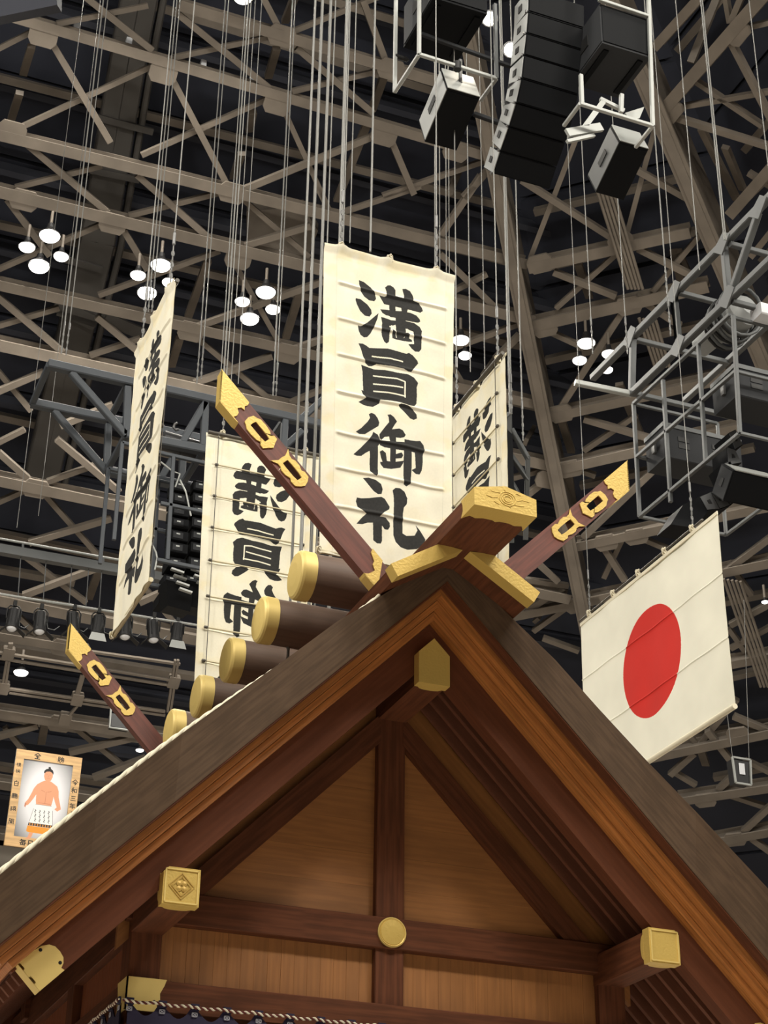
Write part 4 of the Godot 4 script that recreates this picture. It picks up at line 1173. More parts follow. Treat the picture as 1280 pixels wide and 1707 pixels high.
# ---------------------------------------------------------------- loudspeakers
# box whose face has the corners p0 (upper near corner), p1 (along x) and p2 (down in the plane x = const); thick goes away behind the face
func tilt_box(p0: Vector3, w: float, p2: Vector3, thick: float, inset := 0.0) -> Array:
	var X := Vector3.RIGHT
	var e2 := p2 - p0
	var n := X.cross(e2).normalized()
	if n.dot(fwd) < 0.0: n = -n
	return [p0, X * w, e2, n * thick]
func slab4(q: Array) -> MB: return MB.new().prism([q[0], q[0] + q[1], q[0] + q[1] + q[2], q[0] + q[2]], q[3], q[2].normalized())
func width_to(p0: Vector3, u: float, v: float) -> float:           # length along x from p0 to where the photo shows (u, v)
	var q := on_d(u, v, -p0.z)
	return q.x - p0.x
func cabinet(o: Node3D, q: Array, side_mat: Material, face_mat: Material, called := "cabinet") -> MeshInstance3D:
	var c := part(called, slab4(q), face_mat, o)
	var nz: Vector3 = q[3].normalized()
	var ey: Vector3 = q[2].normalized()
	# end plate with its handle hole, and the perforated face in its frame
	part("end_plate", MB.new().prism([q[0] + q[2] * 0.04 - Vector3(0.012, 0, 0), q[0] + q[2] * 0.96 - Vector3(0.012, 0, 0), q[0] + q[2] * 0.96 + q[3] * 0.97 - Vector3(0.012, 0, 0), q[0] + q[2] * 0.04 + q[3] * 0.97 - Vector3(0.012, 0, 0)], Vector3(0.012, 0, 0), ey), side_mat, c)
	var hc: Vector3 = q[0] + q[2] * 0.5 + q[3] * 0.52 - Vector3(0.013, 0, 0)
	var hy: Vector3 = q[2] * 0.14
	var hz: Vector3 = q[3] * 0.12
	part("handle", MB.new().prism([hc - hy - hz, hc + hy - hz, hc + hy + hz, hc - hy + hz], Vector3(-0.012, 0, 0), ey), M.black, c)
	part("grille", MB.new().prism([q[0] + q[1] * 0.02 + q[2] * 0.05 - nz * 0.015, q[0] + q[1] * 0.98 + q[2] * 0.05 - nz * 0.015, q[0] + q[1] * 0.98 + q[2] * 0.95 - nz * 0.015, q[0] + q[1] * 0.02 + q[2] * 0.95 - nz * 0.015], nz * 0.02, ey), M.cabinet, c)
	return c
func frame_bar(o: Node3D, a: Vector3, b: Vector3, s: float, m: Material, called := "frame_tube") -> void:
	part(called, MB.new().bar(a, b, s, s, Vector3.UP, s * 0.12), m, o)
func speaker_cluster() -> void:
	var D := 26.0
	# curved line array
	var t := thing("line_array", "tall curved stack of black loudspeaker cabinets near the lit bracket", "speaker", "", at(860, 200, D))
	var edge := [[881, -20], [880, 20], [877, 56], [873, 92], [868.8, 131], [860, 172], [848, 211], [833.8, 251.6], [821.7, 290]]
	var p0 := at(877, 56, D)
	for i in edge.size() - 1:
		var a := on_x(edge[i][0], edge[i][1], p0.x)
		var b := on_x(edge[i + 1][0], edge[i + 1][1], p0.x)
		var e := (b - a)
		var w := 0.93
		var c := cabinet(t, tilt_box(a + e * 0.02, w, b - e * 0.02, 0.46), M.cabinet_side, M.cabinet)
		part("hinge", MB.new().tube([b - Vector3(0.03, 0, 0) - e * 0.05, b - Vector3(0.03, 0, 0) + e * 0.05], 0.02, 6), M.chain, c)
	frame_bar(t, on_x(895, -20, p0.x + 0.3), on_x(900, -60, p0.x + 0.3), 0.06, M.steel_grey, "hanging_bar")
	# large cabinet hung upright beside the array, in a tube frame
	var q0 := at(999.8, 6, D)
	var w0 := width_to(q0, 1079.4, 30)
	var q2 := on_x(1000.8, 75.7, q0.x)
	q2 = Vector3(q0.x, q2.y, q0.z)
	t = thing("bass_cabinet", "big upright black bass cabinet in the bright tube frame, with a handle on its end", "speaker", "", q2)
	var bc := cabinet(t, [q0, Vector3(w0, 0, 0), q2 - q0, Vector3(0, 0, -0.95)], M.cabinet_mid, M.cabinet_mid)
	part("foot_rail", MB.new().box(q2 + Vector3(w0 * 0.1, -0.03, -0.1), q2 + Vector3(w0 * 0.2, 0, -0.85)), M.cabinet, bc)
	part("foot_rail", MB.new().box(q2 + Vector3(w0 * 0.8, -0.03, -0.1), q2 + Vector3(w0 * 0.9, 0, -0.85)), M.cabinet, bc)
	var dF := -q0.z - 0.05
	t = thing("tube_rack", "bright square tube frame round the big upright bass cabinet", "frame", "", q2 - Vector3(0, 0.6, 0))
	for l in [[968, 125, 970, 172], [1079, -60, 1088, 210], [999, 0, 1080, 27], [967, 173, 1088, 210], [999, -60, 1000, 2]]:
		frame_bar(t, on_d(l[0], l[1], dF), on_d(l[2], l[3], dF), 0.055, M.steel_pale)
	for l in [[967, 173], [1088, 210]]:
		frame_bar(t, on_d(l[0], l[1], dF), on_d(l[0], l[1], dF) + Vector3(0, 0, -0.5), 0.05, M.steel_pale)
	# bracket of pale plates under it
	t = thing("hanging_bracket", "pale perforated bracket holding the lower tilted loudspeaker", "bracket", "", on_d(1010, 215, dF + 0.3))
	for l in [[945, 222, 1002, 212, 0.13], [945, 236, 990, 226, 0.05], [972, 215, 1005, 170, 0.08], [1000, 165, 1040, 185, 0.06]]:
		part("plate", MB.new().bar(on_d(l[0], l[1], dF + 0.3), on_d(l[2], l[3], dF + 0.3), l[4], 0.05, Vector3.BACK), M.steel_pale, t)
	part("plate", MB.new().prism([on_d(1042, 188, dF + 0.4), on_d(1074, 178, dF + 0.4), on_d(1066, 197, dF + 0.4), on_d(1050, 200, dF + 0.4)], Vector3(0, 0, -0.03), Vector3.RIGHT), M.steel_pale, t)
	frame_bar(t, on_d(1035, 188, dF + 0.2), on_d(1036, 158, dF + 0.2), 0.06, M.steel_pale, "strap")
	# tilted cabinets below
	var r0 := at(1033.6, 235, D - 0.2)
	var rb := tilt_box(r0, width_to(r0, 1080.4, 243), on_x(992.8, 320.5, r0.x), 0.52)
	t = thing("tilted_speaker", "tilted black loudspeaker with a shiny grey end, hung from the pale bracket", "speaker", "", r0)
	cabinet(t, rb, M.steel_grey, M.cabinet)
	part("top_plate", MB.new().prism([rb[0] - rb[2].normalized() * 0.012, rb[0] + rb[1] - rb[2].normalized() * 0.012, rb[0] + rb[1] + rb[3] - rb[2].normalized() * 0.012, rb[0] + rb[3] - rb[2].normalized() * 0.012], rb[2].normalized() * 0.011, Vector3.RIGHT), M.steel_pale, t, "pale top plate with bolt holes")
	var l0 := at(746.3, 146.6, D)
	var lb := tilt_box(l0, width_to(l0, 799.9, 165), on_x(708, 236.3, l0.x), 0.62)
	t = thing("tilted_speaker", "tilted black loudspeaker with a bright white top plate, hung below the open tube frame", "speaker", "", l0)
	cabinet(t, lb, M.cabinet_side, M.cabinet)
	part("top_plate", MB.new().prism([lb[0] - lb[2].normalized() * 0.012, lb[0] + lb[1] - lb[2].normalized() * 0.012, lb[0] + lb[1] + lb[3] - lb[2].normalized() * 0.012, lb[0] + lb[3] - lb[2].normalized() * 0.012], lb[2].normalized() * 0.011, Vector3.RIGHT), M.steel_pale, t, "pale top plate with bolt holes")
	part("yoke", MB.new().tube([lb[0] + lb[1] * 0.5 + lb[3] * 0.5, lb[0] + lb[1] * 0.5 + lb[3] * 0.5 + Vector3(0, 0.45, 0)], 0.03, 8), M.chain, t)
	# second frame with its cabinet
	var n0 := at(698.5, 90.8, D)
	t = thing("open_tube_rack", "open square tube frame holding a large dark cabinet, with clamps on its bars", "frame", "", n0)
	var dn := -n0.z
	var nr := on_d(827.6, 131, dn)
	var zl := on_x(658, 153, n0.x)
	frame_bar(t, n0, nr, 0.055, M.steel_pale)
	frame_bar(t, n0, zl, 0.055, M.steel_pale)
	frame_bar(t, nr, nr + (zl - n0) * 0.6, 0.05, M.steel_pale)
	frame_bar(t, n0, n0 + Vector3(0, 1.3, 0), 0.055, M.steel_pale)
	frame_bar(t, zl, zl + Vector3(0, 1.9, 0), 0.055, M.steel_pale)
	frame_bar(t, nr, nr + Vector3(0, 1.5, 0), 0.055, M.steel_grey)
	frame_bar(t, nr + Vector3(-1.1, 0.75, -0.3), nr + Vector3(0.55, 0.62, -0.3), 0.06, M.cabinet_mid, "cross_arm")
	frame_bar(t, at(790, 190, D + 0.6), at(835, 206, D + 0.6), 0.07, M.cabinet_mid, "cross_arm")
	part("clamp", MB.new().lathe(n0 + Vector3(0.62, -0.1, 0), Vector3.UP, [[0, 0], [0.06, 0.02], [0.06, 0.16], [0, 0.2]], 8), M.black, t)
	part("clamp", MB.new().lathe(zl + Vector3(0.0, 0.72, 0), Vector3.RIGHT, [[0, -0.03], [0.04, 0], [0.04, 0.2], [0, 0.24]], 8), M.black, t)
	var k0 := at(722, -4, D + 0.3)
	var kw := width_to(k0, 812, 17)
	var kd := on_x(760, 95, k0.x + kw * 0.9)
	var t2 := thing("bass_cabinet", "large black bass cabinet lying in the open tube frame, seen from below", "speaker", "", k0)
	var kb := cabinet(t2, [k0 + Vector3(0, 0.85, 0), Vector3(kw, 0, 0), Vector3(0, -0.85, 0), Vector3(0, 0, -1.15)], M.cabinet_mid, M.cabinet)
	for e in [0.1, 0.82]:
		part("foot_rail", MB.new().box(k0 + Vector3(kw * e, -0.03, -0.1), k0 + Vector3(kw * (e + 0.09), 0, -1.05)), M.cabinet, kb)
	# two work lamps shining between the cabinets
	for l in [[816, 30, "small bright work lamp behind the open tube frame"], [852, 82, "small bright work lamp between the open frame and the curved stack"]]:
		var p := at(l[0], l[1], D + 2.0)
		var wt := thing("work_lamp", l[2], "lamp", "", p)
		part("bulb", MB.new().lathe(p, Vector3(-0.3, -0.9, 0.4), [[0.0, -0.12], [0.06, -0.1], [0.11, 0.0], [0.11, 0.06], [0.06, 0.12], [0.0, 0.14]], 14, true), M.lamp, wt)
		part("shade", MB.new().lathe(p, Vector3(-0.3, -0.9, 0.4), [[0.03, -0.2], [0.07, -0.15], [0.13, 0.0], [0.14, 0.02], [0.12, 0.0]], 14), M.housing, wt)
		var om := OmniLight3D.new()
		om.name = "lamp_light"
		om.light_energy = 3.0; om.omni_range = 60.0; om.omni_attenuation = 2.0; om.light_size = 0.12; om.shadow_enabled = true
		om.light_color = Color(1, 0.95, 0.86)
		wt.add_child(om)
		om.position = Vector3(-0.06, -0.2, 0.1)

func right_rig() -> void:
	var X := 9.0
	var P := func(u: float, v: float) -> Vector3: return on_x(u, v, X)
	# upper triangular truss
	var t := thing("lattice_truss", "grey steel lattice truss on hoist wires with a winch motor inside", "truss", "", P.call(1050, 650))
	for l in [[988, 630, 1300, 311], [1053, 656, 1219, 496], [1219, 496, 1300, 418]]:
		frame_bar(t, P.call(l[0], l[1]), P.call(l[2], l[3]), 0.14, M.steel_grey, "chord")
	for l in [[1055, 565, 1053, 655], [1123, 489, 1132, 578], [1206, 405, 1215, 497], [1264, 355, 1216, 497], [1132, 578, 1123, 489]]:
		frame_bar(t, P.call(l[0], l[1]), P.call(l[2], l[3]), 0.12, M.steel_grey, "post")
	for g in [[1053, 563], [1126, 488], [1207, 408], [1268, 348], [1215, 497], [1133, 578]]:
		var c: Vector3 = P.call(g[0], g[1])
		part("gusset_plate", MB.new().prism([c + Vector3(-0.08, 0.2, 0.12), c + Vector3(-0.08, 0.02, 0.3), c + Vector3(-0.08, -0.25, 0.0), c + Vector3(-0.08, 0.0, -0.28)], Vector3(0.03, 0, 0), Vector3.FORWARD), M.steel_grey, t)
	for l in [[1217, 407], [1055, 565], [1221, 503], [1053, 655], [1132, 488]]:
		frame_bar(t, P.call(l[0], l[1]), P.call(l[0], l[1]) + Vector3(2.2, 0, 0), 0.1, M.steel_grey, "cross_beam")
	frame_bar(t, P.call(1053, 657), P.call(1053, 657) + Vector3(-1.15, 0.1, -0.2), 0.11, M.steel_pale, "cross_beam")
	for l in [[988, 630, 1300, 311], [1053, 656, 1300, 418]]:
		frame_bar(t, P.call(l[0], l[1]) + Vector3(2.2, 0, 0), P.call(l[2], l[3]) + Vector3(2.2, 0, 0), 0.12, M.steel_grey, "chord")
	# winch drum with coiled cable
	var w := thing("cable_winch", "round winch drum wrapped in coils of cable inside the lattice truss", "winch", "", P.call(1180, 520) + Vector3(0.5, 0, 0))
	var wc: Vector3 = P.call(1176, 527) + Vector3(0.55, 0.05, 0)
	part("drum", MB.new().lathe(wc, Vector3(0.15, 0.1, 1), [[0, -0.9], [0.2, -0.9], [0.22, -0.3], [0.34, -0.28], [0.34, 0.35], [0.2, 0.5], [0, 0.52]], 20), M.cabinet_side, w)
	for k in 6:
		var ring := []
		for j in 17:
			var a := TAU * j / 16.0
			ring.append(wc + Vector3(cos(a) * (0.40 + 0.03 * (k % 3)), sin(a) * (0.42 + 0.05 * (k % 2)), -0.25 + k * 0.12 + 0.1 * sin(a)))
		part("cable_coil", MB.new().tube(ring, 0.035, 6), M.steel_grey if k % 2 else M.black, w)
	part("lamp_box", MB.new().box(wc + Vector3(-0.1, -0.55, 0.75), wc + Vector3(0.35, -0.3, 1.1), Vector3.RIGHT, 0.02), M.glass_lamp, w, "pale junction box")
	# hanging cage of thin tubes
	t = thing("speaker_cage", "cage of thin grey tubes hanging under the lattice truss round black cabinets", "frame", "", P.call(1066, 861))
	for l in [[1056, 673, 1217, 524], [1062, 761, 1226, 619], [1066, 861, 1233, 722], [1056, 673, 1066, 861], [1105, 634, 1118, 837], [1164, 575, 1176, 767], [1222, 526, 1233, 722]]:
		frame_bar(t, P.call(l[0], l[1]), P.call(l[2], l[3]), 0.07, M.steel_grey)
	for l in [[1056, 673], [1062, 761], [1066, 861], [1217, 528], [1226, 619], [1233, 722]]:
		frame_bar(t, P.call(l[0], l[1]), P.call(l[0], l[1]) + Vector3(1.9, 0, 0), 0.06, M.steel_grey)
	for l in [[1056, 673, 1066, 861], [1217, 524, 1233, 722], [1066, 861, 1233, 722]]:
		frame_bar(t, P.call(l[0], l[1]) + Vector3(1.9, 0, 0), P.call(l[2], l[3]) + Vector3(1.9, 0, 0), 0.06, M.steel_grey)
	# two big cabinets standing in the cage
	for c in [[1076, 742, 1106, 716, 1078, 790, "black bass cabinet with paired slots in the far bay of the grey cage"], [1187, 652, 1226, 622, 1188, 696, "black bass cabinet with paired slots in the near bay of the grey cage"]]:
		var a: Vector3 = on_x(c[0], c[1], X + 0.15)
		var b: Vector3 = on_x(c[2], c[3], X + 0.15)
		var e: Vector3 = on_x(c[4], c[5], X + 0.15)
		var o := thing("bass_cabinet", c[6], "speaker", "", e)
		var h := a.y - e.y
		var body := part("cabinet", MB.new().box(Vector3(a.x, e.y, a.z), Vector3(a.x + 1.7, a.y + 0.1, b.z), Vector3.RIGHT, 0.02), M.cabinet_mid, o)
		part("lid", MB.new().box(Vector3(a.x - 0.02, a.y + 0.05, a.z - 0.02), Vector3(a.x + 1.72, a.y + 0.14, b.z + 0.02)), M.steel_grey, body)
		for s in [0.3, 1.05]:
			for k in 2:
				part("slot", MB.new().box(Vector3(a.x + s, e.y + h * (0.42 + 0.24 * k), b.z), Vector3(a.x + s + 0.24, e.y + h * (0.60 + 0.22 * k), b.z + 0.012)), M.black, body)
		part("handle", MB.new().bar(Vector3(a.x - 0.03, e.y + h * 0.4, (a.z + b.z) / 2), Vector3(a.x - 0.03, e.y + h * 0.85, (a.z + b.z) / 2), 0.05, 0.1, Vector3.FORWARD), M.chain, body)
	# small curved array turned the other way, and a flood lamp beside it
	t = thing("small_line_array", "short curved stack of black loudspeakers just above the flag", "speaker", "", on_x(1150, 870, X - 0.1))
	var dz := -on_x(1185, 820, X + 0.2).z
	for q in [[1214, 722, 1226, 716, 1238, 742, 1225, 750], [1211, 745, 1225, 750, 1236, 772, 1213, 776], [1205, 772, 1216, 768, 1236, 800, 1224, 812], [1196, 812, 1207, 802, 1227, 835, 1217, 843], [1184, 820, 1196, 812, 1217, 843, 1200, 849], [1165, 828, 1184, 820, 1200, 849, 1178, 851]]:
		var e := []
		for k in 4:
			e.append(on_d(q[k * 2], q[k * 2 + 1], dz))
		var mid: Vector3 = (e[0] + e[1] + e[2] + e[3]) / 4.0
		var lean: Vector3 = (e[3] - e[0]).normalized()
		var flank := Vector3(-lean.y, lean.x, 0) * (0.55 if lean.x * lean.y < 0.0 else -0.55)
		var body := part("cabinet", MB.new().prism([e[0], e[1], e[2], e[3]], Vector3(0, 0, -0.5), Vector3.RIGHT), M.cabinet, t)
		var pl := []
		for k in 4:
			pl.append(mid + (e[k] - mid) * 0.92 + Vector3(0, 0, 0.012))
		part("end_plate", MB.new().prism(pl, Vector3(0, 0, -0.012), Vector3.RIGHT), M.cabinet_plate, body)
		var sl := []
		for k in 4:
			sl.append(mid + (e[k] - mid) * 0.25 + Vector3(0, 0, 0.018))
		part("slot", MB.new().prism(sl, Vector3(0, 0, -0.006), Vector3.RIGHT), M.black, body)
	var fb := []
	for k in [[1138, 842], [1165, 828], [1180, 852], [1158, 880], [1118, 874]]:
		fb.append(on_d(k[0], k[1], dz))
	part("front_grille", MB.new().prism(fb, Vector3(0, 0, -0.5), Vector3.RIGHT), M.cabinet, t)
	t = thing("tilted_speaker", "tilted black loudspeaker with a glossy grey face beside the short curved stack", "speaker", "", on_x(1250, 800, X - 0.1))
	var s0 := on_x(1222, 784, X + 0.2)
	var sb := tilt_box(s0, 0.95, on_x(1205, 835, X + 0.2), 0.45)
	cabinet(t, sb, M.cabinet_mid, M.cabinet)
	part("face_plate", MB.new().prism([sb[0] + sb[1] * 0.05 - sb[2].normalized() * 0.02, sb[0] + sb[1] * 0.95 - sb[2].normalized() * 0.02, sb[0] + sb[1] * 0.95 + sb[3] * 0.9 - sb[2].normalized() * 0.02, sb[0] + sb[1] * 0.05 + sb[3] * 0.9 - sb[2].normalized() * 0.02], sb[2].normalized() * 0.015, Vector3.RIGHT), M.steel_pale, t)

func left_rig() -> void:
	var dR := 17.5
	var P := func(u: float, v: float) -> Vector3: return on_d(u, v, dR)
	var t := thing("lighting_truss", "dark blue-grey truss behind the banners with a winch hanging in it", "truss", "", P.call(210, 725))
	for k in [0.0, 1.7]:
		var off := Vector3(0, 0, -k)
		for l in [[80, 607, 560, 714], [210, 725, 540, 790]]:
			frame_bar(t, P.call(l[0], l[1]) + off, P.call(l[2], l[3]) + off, 0.2, M.steel_dark, "chord")
		for l in [[119, 622, 210, 726], [213, 646, 210, 726], [342, 672, 339, 750], [475, 700, 470, 775], [342, 672, 300, 745], [500, 700, 545, 660]]:
			frame_bar(t, P.call(l[0], l[1]) + off, P.call(l[2], l[3]) + off, 0.15, M.steel_dark, "post")
	for l in [[82, 608], [213, 640], [342, 671], [210, 726], [339, 751], [475, 698]]:
		frame_bar(t, P.call(l[0], l[1]), P.call(l[0], l[1]) + Vector3(0, 0, -1.7), 0.13, M.steel_dark, "cross_beam")
	var wp: Vector3 = P.call(279, 722)
	var w := thing("cable_winch", "dark horizontal winch cylinder hanging in the blue-grey truss", "winch", "", wp)
	part("drum", MB.new().lathe(wp + Vector3(0, 0.05, -0.4), Vector3(1, -0.1, 0), [[0, 0], [0.21, 0], [0.21, 0.42], [0.23, 0.43], [0.23, 0.47], [0.21, 0.48], [0.21, 0.8], [0.1, 0.82], [0, 0.82]], 18), M.housing, w)
	part("hook", MB.new().tube([wp + Vector3(0.3, 0.55, -0.4), wp + Vector3(0.24, 0.5, -0.4), wp + Vector3(0.22, 0.42, -0.4), wp + Vector3(0.28, 0.36, -0.4), wp + Vector3(0.34, 0.4, -0.4)], 0.03, 6), M.chain, w)
	# cage for the arrays
	t = thing("speaker_cage", "dark tube cage below the blue-grey truss round two loudspeaker columns", "frame", "", P.call(270, 933))
	for l in [[289, 762, 279, 933], [276, 757, 420, 790], [204, 738, 190, 900], [268, 839, 400, 866], [261, 933, 395, 960], [204, 738, 276, 757]]:
		for k in [0.0, 1.2]:
			frame_bar(t, P.call(l[0], l[1]) + Vector3(0, 0, -k), P.call(l[2], l[3]) + Vector3(0, 0, -k), 0.08, M.steel_dark)
	for c in [[291, "column of small black loudspeakers close to the edge of the squeezed banner"], [325, "column of small black loudspeakers close to the mirrored banner"]]:
		var o := thing("speaker_column", c[1], "speaker", "", P.call(c[0], 960))
		var prev: Vector3 = on_d(c[0], 800, dR + 0.5)
		for i in 9:
			var v := 800.0 + i * 20.5
			var bend := 0.0 if i < 6 else 0.13 * pow(i - 5, 1.6)
			var p := on_d(c[0] - i * 0.9, v, dR + 0.5) + Vector3(0, 0, -bend)
			var cb := part("cabinet", MB.new().box(p + Vector3(-0.02, -0.235, -0.5), p + Vector3(0.36, 0.0, 0.0), Vector3.RIGHT, 0.015), M.cabinet, o)
			part("plate", MB.new().box(p + Vector3(0.02, -0.2, 0.0), p + Vector3(0.24, -0.05, 0.02), Vector3.RIGHT, 0.008), M.cabinet_mid, cb)
			part("badge", MB.new().box(p + Vector3(0.09, -0.11, 0.02), p + Vector3(0.17, -0.08, 0.026)), M.steel_pale, cb)
		# the lower curl of the column, with a row of vents
		var p3 := on_d(c[0] - 8.0, 985, dR + 0.4)
		part("bottom_cabinet", MB.new().prism([p3 + Vector3(-0.1, 0.25, 0), p3 + Vector3(0.5, 0.2, 0), p3 + Vector3(0.55, -0.25, -0.3), p3 + Vector3(0.05, -0.2, -0.3)], Vector3(0, 0.1, -0.6), Vector3.RIGHT), M.cabinet, o)
		for k in 4:
			var q := on_d(c[0] - 6.0 + k * 4.5, 948 + k * 11.0, dR + 0.35)
			part("vent", MB.new().bar(q, q + Vector3(0.28, -0.05, 0), 0.09, 0.04, Vector3.UP), M.steel_pale, o)
	# loose cables
	for e in [[268, 770, 300, 790, 292, 812], [300, 800, 312, 830, 318, 860], [250, 900, 262, 930, 258, 950]]:
		single("loose_cable", MB.new().tube([P.call(e[0], e[1]), P.call((e[0] + e[2]) / 2.0 + 4, (e[1] + e[3]) / 2.0 + 6), P.call(e[2], e[3]), P.call(e[4], e[5])], 0.02, 5), M.steel_pale, "loose pale cable dangling among the loudspeaker columns", "cable", "loose cables in the cage")

# ---------------------------------------------------------------- row of stage lights on a pipe
func stage_lights() -> void:
	var dR := 23.0
	var P := func(u: float, v: float) -> Vector3: return on_d(u, v, dR)
	var t := thing("lighting_pipe", "thin pale pipe from which seven stage lights hang", "pipe", "", P.call(150, 1014))
	part("pipe", MB.new().tube([P.call(-40, 984), P.call(345, 1045)], 0.032, 8), M.steel_pale, t)
	t = thing("lighting_beam", "dark blue-grey beam with a bright rail above it, over the stage lights", "beam", "", P.call(100, 925))
	part("rail", MB.new().tube([P.call(-40, 891), P.call(330, 957)], 0.03, 8), M.steel_pale, t, "bright pale rail")
	part("beam", MB.new().bar(P.call(-40, 909), P.call(330, 974), 0.2, 0.22), M.steel_grey, t)
	for u in [38, 172, 300]:
		part("hanger", MB.new().bar(P.call(u, 893 + (u + 40) * 0.178), P.call(u, 913 + (u + 40) * 0.178), 0.05, 0.05), M.steel_grey, t)
	for u in [30, 165, 72, 115, 143]:
		part("drop_rod", MB.new().tube([P.call(u + 5, 918 + u * 0.175), P.call(u, 991 + u * 0.157)], 0.012, 5), M.steel_grey, t)
	var near := ["beside the end of the rail", "second along the pipe, with an open white reflector", "hidden behind a gold finial tip", "with grey barn doors past the gold tip", "just under the foot of the squeezed banner", "with a bright round reflector beyond the squeezed banner", "with grey barn doors beside the mirrored banner"]
	var spots := [[22, 1032, 0], [67, 1037, 1], [122, 1038, 2], [163, 1043, 3], [209, 1046, 2], [255, 1051, 1], [295, 1056, 3]]
	for i in 7:
		var s: Array = spots[i]
		var p: Vector3 = P.call(s[0], s[1])
		var ax := Vector3(0.08 * (i % 3 - 1), -1, 0.16).normalized()
		var o := thing("stage_light", "black cylindrical stage light on the pipe, " + near[i], "stage light", "stage lights on the pipe", p)
		part("body", MB.new().lathe(p, ax, [[0, -0.27], [0.11, -0.27], [0.135, -0.24], [0.135, 0.18], [0.15, 0.19], [0.15, 0.27], [0.12, 0.27], [0.12, 0.2]], 16), M.housing, o)
		for k in 6:
			var a := TAU * k / 6.0
			part("fin", MB.new().bar(p + Vector3(cos(a) * 0.137, 0, sin(a) * 0.137) + ax * -0.2, p + Vector3(cos(a) * 0.137, 0, sin(a) * 0.137) + ax * 0.16, 0.02, 0.02), M.black, o)
		part("yoke", MB.new().tube([p + Vector3(-0.16, 0.0, 0), p + Vector3(-0.16, 0.25, 0), p + Vector3(-0.1, 0.33, 0), p + Vector3(0.1, 0.33, 0), p + Vector3(0.16, 0.25, 0), p + Vector3(0.16, 0.0, 0)], 0.018, 6), M.black, o)
		part("clamp", MB.new().box(p + Vector3(-0.04, 0.32, -0.05), p + Vector3(0.04, 0.46, 0.05), Vector3.UP, 0.01), M.black, o)
		if s[2] == 3:
			part("barn_door", MB.new().prism([p + ax * 0.28 + Vector3(-0.15, 0, 0.16), p + ax * 0.28 + Vector3(0.15, 0, 0.16), p + ax * 0.53 + Vector3(0.21, 0, 0.24), p + ax * 0.53 + Vector3(-0.21, 0, 0.24)], Vector3(0, 0, 0.012), Vector3.RIGHT), M.steel_pale, o, "pale grey barn door")
		elif s[2] <= 2:
			part("reflector", MB.new().lathe(p + ax * 0.24, ax, [[0.118, 0.0], [0.12, 0.03], [0.08, 0.07], [0.0, 0.09]], 16, true), M.glass_lamp, o, "pale lens")
			part("barn_door", MB.new().prism([p + ax * 0.26 + Vector3(0.15, 0, 0.08), p + ax * 0.26 + Vector3(0.15, 0, -0.1), p + ax * 0.42 + Vector3(0.33, 0, -0.12), p + ax * 0.42 + Vector3(0.33, 0, 0.1)], Vector3(0, 0.012, 0), Vector3.RIGHT), M.black, o)
			part("barn_door", MB.new().prism([p + ax * 0.26 + Vector3(-0.15, 0, 0.08), p + ax * 0.26 + Vector3(-0.15, 0, -0.1), p + ax * 0.42 + Vector3(-0.3, 0, -0.12), p + ax * 0.42 + Vector3(-0.3, 0, 0.1)], Vector3(0, 0.012, 0), Vector3.RIGHT), M.black, o)
		if i < 6:
			var q: Vector3 = P.call(spots[i + 1][0], spots[i + 1][1])
			part("power_lead", MB.new().tube([p + Vector3(0.13, 0.1, 0), p.lerp(q, 0.25) + Vector3(0, -0.16, 0), p.lerp(q, 0.45) + Vector3(0, -0.2, 0), p.lerp(q, 0.6) + Vector3(0, -0.1, 0)], 0.012, 5), M.steel_grey, o)

